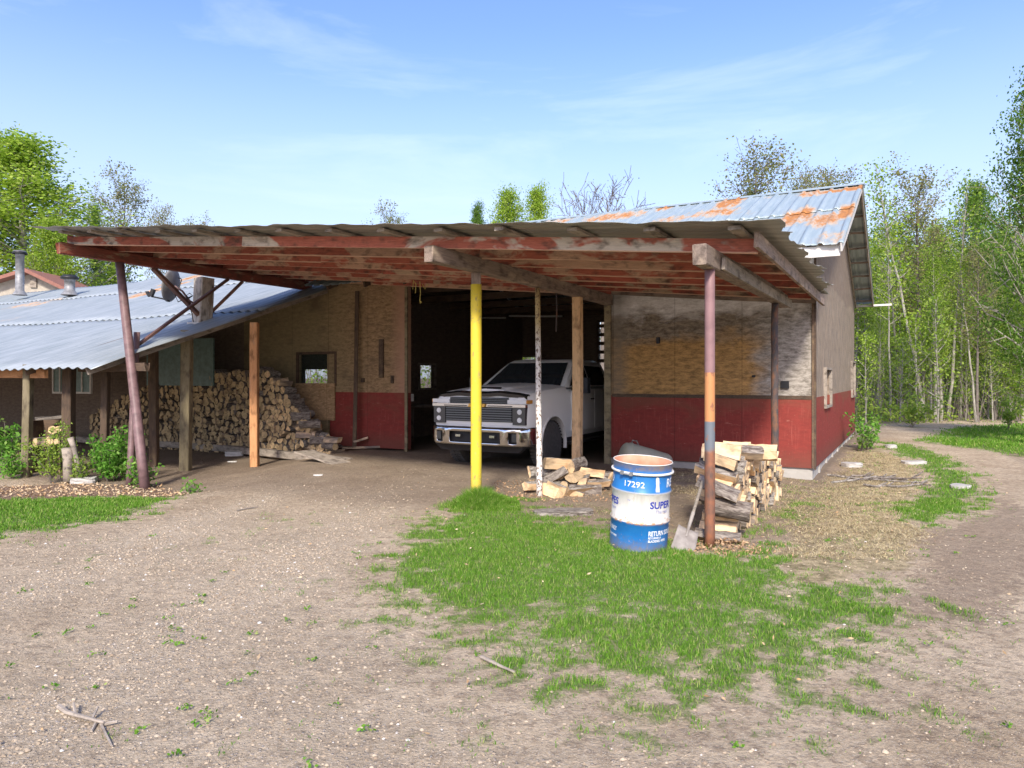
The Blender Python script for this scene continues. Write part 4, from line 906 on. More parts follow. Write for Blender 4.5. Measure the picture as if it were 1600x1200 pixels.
for sx in (-1, 1):
    xw = lambda z: sx*(.94-(z-1.46)*.36)
    wins = [[(1.98, 1.49), (2.98, 1.49), (2.98, 1.90), (2.60, 1.90), (2.50, 1.87)], [(3.06, 1.49), (3.98, 1.49), (3.92, 1.88), (3.06, 1.90)]]
    for wq in wins:
        V = [(xw(z)+sx*.010, y, z) for y, z in wq] + [(xw(z)-sx*.02, y, z) for y, z in wq]; n_ = len(wq)
        mb = MB().add(V, [tuple(range(n_)), tuple(range(2*n_-1, n_-1, -1))] + [(i, n_+i, n_+(i+1) % n_, (i+1) % n_) for i in range(n_)])
        tp_('side_window', mb, MAT['tglass'])
    # doors: thin seams and handle
    for (y0, y1) in ((1.86, 3.0), (3.03, 4.12)):
        dpn = tp_('door', MB().box(*(sorted((sx*1.0, sx*1.032))), y0, y1, .62, 1.40), MAT['paint'])
        tp_('handle', MB().box(*(sorted((sx*1.032, sx*1.06))), y1-.26, y1-.06, 1.20, 1.235), MAT['chrome'], dpn)
    tp_('side_step', MB().obox((sx*1.04, 1.7, .40), (sx*1.04, 4.2, .40), .14, .05), MAT['black'])
    # mirror
    mr_ = tp_('mirror', MB().obox((sx*1.10, 1.98, 1.50), (sx*1.34, 1.96, 1.50), .12, .30).obox((sx*.95, 2.05, 1.42), (sx*1.12, 2.02, 1.38), .05, .06), MAT['black'])
    tp_('mirror_glass', MB().box(*(sorted((sx*1.12, sx*1.32))), 2.02, 2.03, 1.38, 1.62), MAT['chrome'], mr_)
    # wheels
    for yc in (1.05, 5.05):
        wt = MB().lathe([(.24, -.14), (.37, -.14), (.415, -.12), (.43, -.07), (.432, 0), (.43, .07), (.415, .12), (.37, .14), (.24, .14)], 36, c=(sx*.87, yc, .43), axis='x')
        wh_ = tp_('wheel', wt, MAT['tyre'], smooth=True)
        rm_ = MB().lathe([(.245, sx*.13), (.235, sx*.09), (.08, sx*.07), (.07, sx*.125), (.0, sx*.13)], 28, c=(sx*.87, yc, .43), axis='x', cap=False)
        for j in range(8):
            a_ = 2*math.pi*j/8; rm_.obox((sx*.985, yc+math.cos(a_)*.06, .43+math.sin(a_)*.06), (sx*.985, yc+math.cos(a_)*.235, .43+math.sin(a_)*.235), .05, .03, (1, 0, 0))
        tp_('rim', rm_, MAT['alloy'], wh_)
        tr2 = MB()
        for j in range(40):
            a_ = 2*math.pi*j/40; r = .434
            for q_ in (-1, 1): tr2.obox((sx*.87+q_*.02, yc+math.cos(a_)*r, .43+math.sin(a_)*r), (sx*.87+q_*.125, yc+math.cos(a_+.04)*r, .43+math.sin(a_+.04)*r), .035, .012, (0, math.cos(a_), math.sin(a_)))
        tp_('tread', tr2, MAT['tyre'], wh_)
    # headlights
    hl = tp_('headlight', MB().box(*sorted((sx*.70, sx*.945)), .055, .16, .83, 1.15), MAT['lampdark'])
    for zc in (.915, 1.055):
        tp_('lens', MB().tube([(sx*.835, .062, zc), (sx*.835, .045, zc)], [.05, .042], 16), MAT['lens'], hl)
    dr_ = tp_('running_light', MB().box(*sorted((sx*.60, sx*.965)), .05, .18, 1.195, 1.265), MAT['lens']); tp_('turn_signal', MB().box(*sorted((sx*.90, sx*.985)), .06, .26, 1.198, 1.262), MAT['amber'], dr_)
# grille
gr = tp_('grille', MB().box(-.69, .69, .075, .14, .87, 1.13).box(-.60, .60, .075, .14, 1.19, 1.30), MAT['black'])
sl_ = MB()
for i in range(6): sl_.box(-.68, .68, .05, .08, .885+i*.042, .903+i*.042)
for i in range(3): sl_.box(-.585, .585, .055, .08, 1.205+i*.034, 1.215+i*.034)
k = M_('slat_grey', .3, .5, .5); k.col((.16, .17, .18)); tp_('slats', sl_, k.m, gr)
tp_('chrome_bar', MB().box(-.96, .96, .035, .12, 1.135, 1.185), MAT['chrome'], gr)
tp_('chrome_bar', MB().box(-.70, -.22, .02, .05, 1.145, 1.16).box(.22, .70, .02, .05, 1.145, 1.16), MAT['black'], gr)
bt = [(-.16, .028), (-.055, .028), (-.055, .055), (.07, .055), (.07, .028), (.175, .028), (.16, -.028), (.055, -.028), (.055, -.055), (-.07, -.055), (-.07, -.028), (-.175, -.028)]
n_ = len(bt); tp_('badge', MB().add([(x, .0, 1.16+z) for x, z in bt]+[(x, .03, 1.16+z) for x, z in bt], [tuple(range(n_-1, -1, -1)), tuple(range(n_, 2*n_))]+[(i, (i+1) % n_, n_+(i+1) % n_, n_+i) for i in range(n_)]), MAT['gold'], gr)
# hood deflector and scoop
V = []; 
for i in range(25):
    x = -.93+1.86*i/24; u_ = abs(x)/.93; zt = 1.375-.02*u_**2+.02*math.exp(-((abs(x)-.42)/.16)**2)-.05*max(0, u_-.8)*3; y = .07+.10*u_**4
    V += [(x, y, zt-.06), (x, y+.0, zt-.005), (x, y+.08, zt+.03), (x, y+.08, zt-.05)]
Fc = []
for i in range(24):
    for q_ in range(4): Fc.append((i*4+q_, i*4+(q_+1) % 4, (i+1)*4+(q_+1) % 4, (i+1)*4+q_))
d_ = MB(); d_.V, d_.F = V, Fc; k = M_('smoked_acrylic', .08, 0, .6); k.col((.012, .012, .014)); tp_('hood_deflector', d_, k.m)
hs_ = tp_('hood_bulge', loft([(.32, [(0, 1.45), (.36, 1.43), (.46, 1.40), (0, 1.39)]), (.5, [(0, 1.50), (.38, 1.485), (.50, 1.43), (0, 1.40)]), (1.65, [(0, 1.55), (.38, 1.54), (.52, 1.50), (0, 1.44)])]), MAT['paint'])
tp_('hood_scoop', MB().add([(-.30, .33, 1.452), (.30, .33, 1.452), (.27, .42, 1.482), (-.27, .42, 1.482), (-.30, .37, 1.44), (.30, .37, 1.44), (.27, .46, 1.47), (-.27, .46, 1.47)], BOXF), MAT['black'], hs_)
# bumper
V = []; nb_ = 28; pz = [.46, .50, .60, .70, .76, .785]
for i in range(nb_+1):
    x = -1.05+2.1*i/nb_; u_ = abs(x)/1.05; y0 = -.10+.30*u_**12+.07*u_**2
    for j, z in enumerate(pz): V.append((x, y0+(.04 if j in (0, 5) else (.015 if j == 1 else 0)), z+(.0 if u_ > .55 else (0 if j > 2 else 0))))
m_ = len(pz); Fc = []
for i in range(nb_):
    xm_ = abs(-1.05+2.1*(i+.5)/nb_)
    for j in range(m_-1):
        if j in (1, 2) and xm_ < .52: continue
        if j in (1, 2) and .70 < xm_ < .86: continue
        Fc.append((i*m_+j, (i+1)*m_+j, (i+1)*m_+j+1, i*m_+j+1))
mb = MB(); mb.V, mb.F = V, Fc; bp = tp_('bumper', mb, MAT['chrome'], smooth=True); so_ = bp.modifiers.new('s', 'SOLIDIFY'); so_.thickness = .03; so_.offset = -1
tp_('bumper_insert', MB().box(-.88, .88, .02, .14, .48, .74), MAT['black'], bp)
tp_('tow_hook', MB().box(-.40, -.30, -.06, -.0, .60, .64).box(.30, .40, -.06, 0, .60, .64), MAT['chrome'], bp)
for sx in (-1, 1): tp_('fog_lamp', MB().box(*sorted((sx*.73, sx*.83)), -.03, .01, .54, .68), MAT['lampdark'], bp)
tp_('air_dam', MB().add([(-.80, .10, .34), (-.80, .25, .34), (.80, .25, .34), (.80, .10, .34), (-.92, .06, .455), (-.92, .25, .455), (.92, .25, .455), (.92, .06, .455)], BOXF), MAT['black'])
# mirror reflection detail inside: dash mirror and seat head rests seen through the glass are left dark

# ------------------------------------------------------------------ steel drum
dX, dY = 1.79, 7.0
dx0, dy0 = (997-800)/F*7.05, 7.05
drum = empty('steel_drum', (dx0, dy0, gzf(dx0, dy0)), 'open blue and white steel drum numbered 17292 standing in the grass', 'drum')
DM = Matrix.Translation(drum.location) @ Matrix.Rotation(R(2.5), 4, 'Y') @ Matrix.Rotation(R(4), 4, 'X')
k = M_('drum_paint', .42, .1, .5); v = k.co(); z = k.sep(v, 2); n = k.noise(v, 6, 8, .65); n2 = k.noise(v, 22, 6, .7); n3 = k.noise(k.co(scale=(3, 3, .5)), 5, 5)
blue = k.mix(k.mr(n, .3, .7), (.012, .14, .42), (.02, .19, .50)); white = k.mix(k.mr(n3, .4, .7), (.72, .70, .65), (.60, .57, .52))
zz = k.ma('ADD', z, k.mr(n2, .3, .7, -.006, .006))
c = k.mix(k.mr(zz, .298, .302), blue, white); c = k.mix(k.mr(zz, .588, .592), c, blue); c = k.mix(k.mr(zz, .80, .83), c, k.mix(k.mr(n, .4, .6), (.05, .13, .32), (.20, .17, .17)))
wear = k.ma('ADD', k.mr(n2, .5, .8), k.ma('MULTIPLY', k.mr(z, .42, .30), k.mr(z, .28, .31, 0, .5)))
c = k.mix(k.mr(wear, .45, .70, 0, .85), c, k.mix(n, (.55, .36, .20), (.36, .20, .11)))
c = k.mix(k.mr(k.ma('ABSOLUTE', k.ma('SUBTRACT', z, .595)), .016, .004, 0, .8), c, (.50, .47, .40)); c = k.mix(k.ma('MULTIPLY', k.mr(k.ma('ABSOLUTE', k.ma('SUBTRACT', z, .300)), .02, .004), k.mr(n2, .4, .6, 0, .9)), c, (.40, .22, .11))
c = k.mix(k.mr(k.ma('ADD', z, k.mr(n2, .3, .7, -.06, .06)), .16, .02, 0, .8), c, (.16, .13, .09)); c = k.mix(k.mr(k.noise(k.co(scale=(9, 9, .9)), 3, 8, .75), .60, .70, 0, .5), c, (.42, .30, .20)); k.col(c); k.bump(n, .15, .01); MAT['drum'] = k.m
k = M_('drum_inside', .8, 0, .2); n = k.noise(k.co(), 5, 6); k.col(k.mix(k.mr(n, .35, .65), (.48, .20, .12), (.55, .33, .22))); MAT['drum_in'] = k.m
r = .286
prof = [(r, 0), (r+.008, .012), (r, .03)]
for zc in (.30, .595): prof += [(r, zc-.022), (r+.012, zc-.008), (r+.012, zc+.008), (r, zc+.022)]
prof += [(r, .76), (r-.002, .80), (r+.002, .865), (r+.006, .875)]
mk('shell', *(lambda m_: ([(x*(1+.012*math.sin(3*math.atan2(y, x)+z*5)*math.sin(z*7)-.02*math.exp(-((math.atan2(y, x)+1.9)/.25)**2-((z-.17)/.09)**2)), y*(1+.012*math.sin(3*math.atan2(y, x)+z*5)*math.sin(z*7)), z) if .04 < z < .74 else (x, y, z) for x, y, z in m_.V], m_.F))(MB().lathe(prof, 64, cap=False)), MAT['drum'], drum, True, M=DM)
mk('liner', *(lambda m_: (m_.V, m_.F))(MB().lathe([(r+.004, .876), (r-.006, .872), (r-.012, .80), (r-.012, .02), (.001, .02)], 48, cap=False)), MAT['drum_in'], drum, True, M=DM)
mk('contents', *(lambda m_: (m_.V, m_.F))(MB().lathe([(r-.013, .72), (.18, .735), (.05, .75), (.001, .74)], 32, cap=False)), MAT['drum_in'], drum, True, M=DM)
mk('rim', *(lambda m_: (m_.V, m_.F))(MB().tube([(math.cos(a_)*(r+.004), math.sin(a_)*(r+.004), .876) for a_ in np.linspace(0, 2*math.pi, 49)], [.005]*49, 8)), MAT['white_trim'], drum, True, M=DM)
mk('clamp_ring', *(lambda m_: (m_.V, m_.F))(MB().tube([(math.cos(a_)*(r+.012), math.sin(a_)*(r+.012), .785) for a_ in np.linspace(0, 2*math.pi, 57)], [.013]*57, 8)), MAT['white_trim'], drum, True, M=DM)
a0 = R(-90-48)
mk('clamp_bolt', *(lambda m_: (m_.V, m_.F))(MB().tube([(math.cos(a_)*(r+.03), math.sin(a_)*(r+.03), .778) for a_ in np.linspace(R(-140), R(-118), 5)], [.01]*5, 6).obox((math.cos(R(-138))*(r+.02), math.sin(R(-138))*(r+.02), .785), (math.cos(R(-138))*(r+.045), math.sin(R(-138))*(r+.045), .785), .03, .035).obox((math.cos(R(-120))*(r+.02), math.sin(R(-120))*(r+.02), .785), (math.cos(R(-120))*(r+.045), math.sin(R(-120))*(r+.045), .785), .03, .035)), MAT['zinc'], drum, M=DM)
# lettering wrapped on the drum
def text(s, cap_h, deg, z, m, name='lettering', bold=.0, left=True, squeeze=1.0, rotd=0.0):
    cu = bpy.data.curves.new('t', 'FONT'); cu.body = s; cu.size = cap_h/.72; cu.offset = bold; cu.resolution_u = 3
    to = bpy.data.objects.new('t', cu); SC.collection.objects.link(to)
    dg = bpy.context.evaluated_depsgraph_get(); tm = bpy.data.meshes.new_from_object(to.evaluated_get(dg)); bpy.data.objects.remove(to)
    b2 = bmesh.new(); b2.from_mesh(tm); bmesh.ops.triangulate(b2, faces=b2.faces)
    bmesh.ops.subdivide_edges(b2, edges=[e for e in b2.edges if e.calc_length() > cap_h*.5], cuts=2, use_grid_fill=False)
    V = []; rr_ = r
    for v_ in b2.verts:
        a_ = R(deg)+v_.co.x*squeeze/rr_; a9 = (a_+math.pi) % (2*math.pi)-math.pi; zv = z+v_.co.y; rr_ = (r+.0035)*(1+.012*math.sin(3*a9+zv*5)*math.sin(zv*7)); V.append((math.cos(a_)*rr_, math.sin(a_)*rr_, z+v_.co.y))
    Fc = [tuple(v_.index for v_ in f.verts) for f in b2.faces]; b2.free()
    return mk(name, V, Fc, m, drum, M=DM)
k = M_('white_ink', .6); n = k.noise(k.co(), 60, 4); k.col(k.mix(k.mr(n, .64, .70), (.78, .80, .80), (.10, .22, .45))); INKW = k.m
k = M_('blue_ink', .6); k.col((.03, .05, .34)); INKB = k.m
k = M_('pale_blue_ink', .6); k.col((.25, .27, .50)); INKP = k.m
dd = lambda x: -90-math.degrees(math.atan2(dx0, dy0)) + math.degrees(math.asin(max(-1, min(1, x))))     # x = -1..1 across the drum as seen
text('17292', .058, dd(-.62), .655, INKW, bold=.0006, squeeze=1.12)
text('RE', .085, dd(.82), .655, INKW, bold=.002)
text('WIPES', .068, dd(-.995)-16, .455, INKB, bold=.0024, squeeze=1.0); text('™', .03, dd(-.47), .50, INKP)
text('trapes', .03, dd(-.97), .405, INKP)
text('SUPER', .068, dd(.30), .455, INKB, bold=.0024); text('The real', .034, dd(.50), .405, INKP)
text('WIPES ONLY', .042, dd(-.995)-14, .19, INKW, bold=.0012, squeeze=.72); text('PRODUIT WIPES', .02, dd(-.99), .13, INKW, bold=.0006, squeeze=.8)
text('RETURN SOILED', .048, dd(.30), .185, INKW, bold=.0014, squeeze=.72); text('RETOURNER LA', .02, dd(.30), .155, INKW, bold=.0006, squeeze=.75); text('BLACKENED WIPES', .024, dd(.30), .122, INKW, bold=.0008, squeeze=.75)
# paint runs: a tapering white drip and a big partial letter at the left edge
V = []; Fc = []
for i, (w_, z_) in enumerate(((.008, .765), (.020, .75), (.022, .72), (.020, .68), (.026, .64), (.024, .61), (.006, .595))):
    a_ = R(dd(.50)+i*.6); rr_ = r+.003
    V += [(math.cos(a_-w_/rr_)*rr_, math.sin(a_-w_/rr_)*rr_, z_), (math.cos(a_+w_/rr_*.8)*rr_, math.sin(a_+w_/rr_*.8)*rr_, z_)]
    if i: Fc.append((2*i-2, 2*i-1, 2*i+1, 2*i))
mk('paint_drip', V, Fc, MAT['white_trim'], drum, M=DM)
text('D', .085, dd(-.995)-4, .655, INKW, bold=.002)

# ------------------------------------------------------------------ shovel
k = M_('shovel_steel', .5, .5, .4); n = k.noise(k.co(), 9, 6); k.col(k.mix(k.mr(n, .35, .65), (.33, .30, .27), (.21, .185, .165))); SS = k.m; k.b.inputs['Metallic'].default_value = .1; k.b.inputs['Roughness'].default_value = .75
bt_ = P(1066, 868, 6.85); bt_.z = gzf(bt_.x, bt_.y)+.0; top_ = P(1098, 752, 7.22)
sh_ = empty('shovel', bt_, 'square bladed shovel with a grey handle leaning on the split wood by the near post', 'shovel')
neck = P(1074, 831, 6.98)
Mx = frame(bt_, neck, Vector((0, -1, .35)))
V = []; Fc = []
for i in range(8):
    for j in range(9):
        u_ = (j-4)/4; t = i/7; w_ = .118-.012*t; V.append((t*.27-.01, u_*w_, .018*u_*u_*1.0-.012+(.012*math.sin(t*3)) ))
for i in range(7):
    for j in range(8): Fc.append((i*9+j, i*9+j+1, (i+1)*9+j+1, (i+1)*9+j))
o = mk('blade', V, Fc, SS, sh_, smooth=True, M=Mx); so_ = o.modifiers.new('s', 'SOLIDIFY'); so_.thickness = .004
MB().tube([Mx @ Vector((.17, 0, .0)), neck+(top_-neck)*.12, neck+(top_-neck)*.38], [.011, .017, .020], 10).build('socket', SS, sh_)
MB().tube([neck+(top_-neck)*.3, neck+(top_-neck)*.65, top_], [.016, .017, .016], 10).build('handle', MAT['grey_wood'], sh_)

# ------------------------------------------------------------------ firewood
def logmesh(kind, rad, L, seed, name='firewood_log'):
    rg = random.Random(seed)
    if kind == 'round': pts = [(rad*(1+rg.uniform(-.07, .07))*math.cos(a_), rad*(1+rg.uniform(-.07, .07))*math.sin(a_), 1) for a_ in np.linspace(0, 2*math.pi, 13)[:-1]]
    else:
        span = {'half': 180, 'third': 120, 'quarter': 85, 'slab': 70}[kind]; q = 6
        arc = [(rad*math.cos(R(span)*i/q-R(span)/2), rad*math.sin(R(span)*i/q-R(span)/2), 1) for i in range(q+1)]
        if kind == 'half': pts = arc + [(rg.uniform(-.1, .1)*rad, rad*.3, 0), (rg.uniform(-.1, .1)*rad, -rad*.35, 0)]
        elif kind == 'slab': pts = arc[:] + [(rad*.25, rad*.28, 0), (rad*.22, -rad*.3, 0)]
        else: pts = arc + [(rg.uniform(-.05, .1)*rad, rg.uniform(-.1, .1)*rad, 0)]
        cx = sum(p[0] for p in pts)/len(pts); pts = [(x-cx, y, b) for x, y, b in pts]
    n = len(pts); sg = 6; V = []; Fc = []; mi = []
    tw = rg.uniform(-.12, .12); bx, by = rg.uniform(-.012, .012), rg.uniform(-.012, .012)
    for i in range(sg+1):
        t = i/sg; ca, sa = math.cos(tw*t), math.sin(tw*t)
        for j, (x, y, b) in enumerate(pts):
            x2, y2 = x*ca-y*sa, x*sa+y*ca; jx = rg.uniform(-1, 1)*rad*.045
            V.append(((t-.5)*L+(rg.uniform(-1, 1)*.006 if i in (0, sg) else 0), x2+bx*math.sin(3.14*t)+jx, y2+by*math.sin(3.14*t)+jx*.7))
    for i in range(sg):
        for j in range(n):
            j2 = (j+1) % n; Fc.append((i*n+j, (i+1)*n+j, (i+1)*n+j2, i*n+j2)); mi.append(1 if (pts[j][2] and pts[j2][2]) else 0)
    Fc.append(tuple(range(n))); mi.append(2); Fc.append(tuple(sg*n+j for j in range(n-1, -1, -1))); mi.append(2)
    return V, Fc, mi
def logproto(kind, rad, L, seed, old=False):
    V, Fc, mi = logmesh(kind, rad, L, seed); me = bpy.data.meshes.new('firewood_log'); me.from_pydata(V, [], Fc)
    setmat(me, [MAT['split_grey' if old else 'split'], MAT['bark'], MAT['log_end_old' if old else 'log_end']]); me.polygons.foreach_set('material_index', mi); me.update(); return me
protos = [logproto(k_, r_, L_, i) for i, (k_, r_, L_) in enumerate((('quarter', .115, .42), ('third', .10, .40), ('half', .085, .41), ('quarter', .13, .40), ('slab', .15, .43), ('round', .055, .41), ('third', .12, .38), ('quarter', .10, .44)))]
protos_old = [logproto(k_, r_, L_, 40+i, True) for i, (k_, r_, L_) in enumerate((('quarter', .13, .40), ('third', .115, .40), ('half', .10, .41), ('round', .075, .40), ('slab', .16, .40), ('round', .095, .40), ('third', .13, .40), ('half', .115, .44)))]
def putlog(me, c, axis, roll, label, group, sc=1.0):
    o = bpy.data.objects.new('firewood_log', me); Mx = frame(Vector((0, 0, 0)), Vector(axis)) @ Matrix.Rotation(roll, 4, 'X') @ Matrix.Diagonal((sc, sc, sc, 1)); Mx.translation = Vector(c)
    o.matrix_basis = Mx; SC.collection.objects.link(o); tag(o, label, 'firewood', group); return o
LS = 'split log in the pale firewood row between the near post and garage corner'
rg = random.Random(5)
wax = Vector((.868, -.497, 0))
P0 = Vector(((1122-800)/F*7.58, 7.58, 0))
nst = 0
rowlen = 3.05; d_ = .0
lev = 0
for i in range(23):
    s = i*.133
    hmax = (.93 if s < .5 else (.92 if s < 1.0 else (.82 if s < 1.8 else .72-.12*(s-1.8))))
    z = .06; off = (i % 2)*.02
    while z < hmax-.03:
        c = P0 + VV_*s + wax*rg.uniform(-.035, .035); g_ = gzf(c.x, c.y)
        me = rg.choice(protos[:5]+protos[6:] if (i < 2 or z > .3) else protos_old[:3]+protos[:5])
        ax = (wax + VV_*rg.uniform(-.12, .12) + Vector((0, 0, rg.uniform(-.1, .06)-(.22 if i == 0 and z > .3 else 0)))).normalized()
        putlog(me, (c.x, c.y, g_+z+off), ax, rg.uniform(0, 6.28), LS, 'stacked firewood by the near post', rg.uniform(.82, 1.15)); nst += 1
        z += rg.uniform(.115, .145)
# a few distinct ones on the near end
for (px, py, Y_, dxy, roll, me, lab) in ((1160, 702, 7.9, (1, -.1, -.06), 1.9, protos_old[4], 'bark covered slab lying on top of the pale firewood row'), (1180, 706, 8.2, (1, -.4, -.02), .2, protos[4], 'pale squared split log topmost on the firewood row'), (1138, 795, 7.35, (.9, -.38, -.10), 1.0, protos_old[5], 'grey smooth birch log low on the near face of the firewood row'), (1122, 838, 7.2, (.9, -.35, -.05), 1.2, protos_old[2], 'bark sided log lying lowest at the foot of the near post'), (1122, 762, 7.35, (.85, -.35, -.34), 2.2, protos[3], 'bright yellow split log sloping down beside the near post')):
    c = P(px, py, Y_); putlog(me, c, Vector(dxy).normalized(), roll, lab, 'stacked firewood by the near post', 1.1)
# tumbled heap between white and wooden posts
heap = [((862, 775), (.3, -.55, -.05), .4, 1.25, 'split log with grey bark lying nearest in the tumbled heap', 3), ((884, 763), (.85, -.2, -.28), 1.2, 1.3, 'orange split log leaning across the front of the tumbled heap', 0), ((915, 779), (1, .0, 0), 2.9, 1.15, 'pale flat split log lying on the dirt right of the heap', 3), ((908, 766), (.9, .4, 0), .8, 1.2, 'dark barked half log lying behind the pale flat one', 2), ((860, 745), (.75, .2, .35), 2.0, 1.25, 'pale split log sloping up beside the white pole', 0), ((875, 722), (.9, .3, -.12), 1.1, 1.35, 'orange split log on the very top of the heap', 3), ((904, 729), (.5, .8, .0), 3.3, 1.2, 'end grain of a square log beside the foot of the wooden post', 6), ((921, 737), (.9, -.3, -.12), .5, 1.1, 'small wedge at the right of the heap on a thicker one', 7), ((936, 741), (.6, -.6, 0), 2.2, 1.1, 'short block at the far right end of the heap', 1), ((884, 741), (.4, .9, 0), 4.0, 1.2, None, 6), ((898, 747), (.3, .9, 0), 5.0, 1.2, None, 1), ((870, 757), (.3, .9, 0), 2.0, 1.2, None, 2), ((912, 748), (.2, .9, 0), 1.0, 1.1, None, 0), ((850, 735), (.8, .3, 0), 2.5, 1.2, None, 2), ((842, 755), (.8, .5, 0), 1.5, 1.1, None, 4), ((928, 752), (.9, .2, 0), 1.4, 1.1, None, 7), ((890, 755), (.4, .8, 0), 1.4, 1.1, None, 5)]
for i, ((px, py), ax, roll, sc, lab, pi) in enumerate(heap):
    # depth from height: front row on the ground, others further back and higher
    Yh = 10.05 if py > 760 else (10.4 if py > 742 else 10.7)
    c = P(px, py, Yh); c.z = max(c.z, gzf(c.x, c.y)+.05)
    putlog(protos[pi], c, Vector(ax).normalized(), roll, lab or 'split log half buried in the tumbled heap beside the wooden post', 'tumbled heap of split logs', sc)
# small filler heap under them
for i in range(12):
    c = P(rg.uniform(862, 918), 770, rg.uniform(10.35, 10.9)); c.z = gzf(c.x, c.y)+.05
    putlog(rg.choice(protos_old), c, Vector((rg.uniform(-1, 1), rg.uniform(-1, 1), 0)).normalized(), rg.uniform(0, 6), 'split log half buried in the tumbled heap beside the wooden post', 'tumbled heap of split logs')
# big pile in the woodshed: profile of its top over px
def ptop(px): return np.interp(px, [145, 180, 225, 270, 300, 330, 360, 385, 410, 440, 465, 485, 505, 520], [652, 634, 606, 600, 582, 584, 576, 570, 574, 590, 622, 654, 682, 696])
cands = []
zl_ = 0
for row in range(17):
    z = -.02+row*.127
    a_s, a_e = hit_b(528, -.7)[0], hit_b(140, -1.2)[0]
    a_ = a_s + (row % 2)*.075
    while a_ < a_e:
        b_ = -.75 - .03*row*0 + rg.uniform(-.05, .05) - .25*sst(np.array([a_]), 15.5, 17.0)[0]
        p = B(a_, b_, 0); px = 800+F*p.x/p.y; g_ = gzf(p.x, p.y); zc = g_+z+rg.uniform(-.03, .03)+.07*math.sin(a_*2.1+row*.5)*min(1, row/4)
        if zc+.02 < zat(ptop(px), p.y) and px > 140: cands.append((p.y, Vector((p.x, p.y, zc))))
        a_ += rg.uniform(.135, .165)
cands.sort(key=lambda q: q[0]); NI = 300-nst-5-len(heap)-12
bulkV, bulkF, bulkM = [], [], []
lp_data = [logmesh(k_, r_, .4, 90+i) for i, (k_, r_) in enumerate((('quarter', .13), ('third', .115), ('half', .10), ('round', .075), ('slab', .16), ('round', .09)))]
for i, (Yc, c) in enumerate(cands):
    ax = (VV_*-1 + UV_*rg.uniform(-.12, .12) + Vector((0, 0, rg.uniform(-.06, .06)))).normalized()
    if rg.random() < .09: ax = (UV_ + VV_*rg.uniform(-.4, .4)).normalized()
    if i < NI:
        putlog(rg.choice(protos_old), c, ax, rg.uniform(0, 6.28), 'split log in the tall dark woodpile under the zinc shed roof', 'firewood stacked in the woodshed', rg.uniform(.9, 1.1))
    else:
        V, Fc, mi = rg.choice(lp_data); Mx = frame(Vector((0, 0, 0)), ax) @ Matrix.Rotation(rg.uniform(0, 6.28), 4, 'X'); Mx.translation = c; n0 = len(bulkV)
        bulkV += [tuple(Mx @ Vector(v_)) for v_ in V]; bulkF += [tuple(n0+q for q in f) for f in Fc]; bulkM += mi
for i in range(160):     # body of the pile behind the visible face
    a_ = rg.uniform(11.4, 16.5); z = rg.uniform(0, 1.0 if a_ > 12.4 else .35); c = B(a_, -.35, z-.1)
    V, Fc, mi = rg.choice(lp_data); Mx = frame(Vector((0, 0, 0)), VV_*-1) @ Matrix.Rotation(rg.uniform(0, 6.28), 4, 'X'); Mx.translation = c; n0 = len(bulkV)
    bulkV += [tuple(Mx @ Vector(v_)) for v_ in V]; bulkF += [tuple(n0+q for q in f) for f in Fc]; bulkM += mi
o = mk('firewood_pile', bulkV, bulkF, [MAT['split_grey'], MAT['bark'], MAT['log_end_old']], mats=bulkM); tag(o, 'remaining mass of split logs at the dark left end of the woodshed', 'firewood', kind='stuff')
# long pieces lying loose at the right foot of the pile
for (px, py, dxy, me, lab) in ((485, 664, (1, .1, .0), protos_old[7], 'long split log jutting right from the middle of the shed woodpile'), (470, 650, (1, .1, .02), protos_old[0], 'long split log jutting right just below the OSB board corner'), (500, 690, (1, -.2, 0), protos_old[2], 'half log lying loose at the right foot of the shed woodpile'), (520, 688, (.8, -.5, 0), protos_old[1], 'bright split log lying loose farthest right of the shed woodpile'), (515, 697, (.7, -.6, 0), protos_old[3], 'round log lying loose under the others at the foot of the shed woodpile'), (478, 680, (1, 0, 0), protos_old[6], 'split log lying flat low at the right side of the shed woodpile')):
    c = P(px, py, hit_b(px, -.95)[1]); putlog(me, c, Vector(dxy).normalized(), rg.uniform(0, 6), lab, 'firewood stacked in the woodshed', 1.1)
# ------------------------------------------------------------------ small things on the ground
k = M_('olive_plastic', .55, 0, .3); n = k.noise(k.co(), 4, 5); k.col(k.mix(n, (.33, .32, .24), (.43, .42, .33))); OL = k.m
tb = P(1010, 712, 12.1); tb.z = gzf(tb.x, tb.y)+.26
tub = empty('tub', (tb.x, tb.y, tb.z-.26), 'grey green plastic tub lying on its side against the red wall behind the drum', 'tub')
Mt = Matrix.Translation(tb + Vector((-.42, .05, .05))) @ Matrix.Rotation(R(8), 4, 'Z') @ Matrix.Rotation(R(14), 4, 'Y')
m_ = MB().lathe([(.02, 0), (.24, .0), (.27, .03), (.28, .1), (.27, .5), (.25, .8), (.22, .86), (.02, .87)], 28, axis='x', cap=False); mk('body', m_.V, m_.F, OL, tub, True, M=Mt)
m_ = MB().lathe([(.275, .09), (.29, .10), (.29, .13), (.275, .14)], 28, axis='x', cap=False); mk('rim', m_.V, m_.F, OL, tub, True, M=Mt)
m_ = MB().tube([(.1, -.05, .28), (.12, 0, .33), (.2, .02, .34), (.24, .0, .28)], [.012]*4, 6); mk('handle', m_.V, m_.F, MAT['bark'], tub, M=Mt)
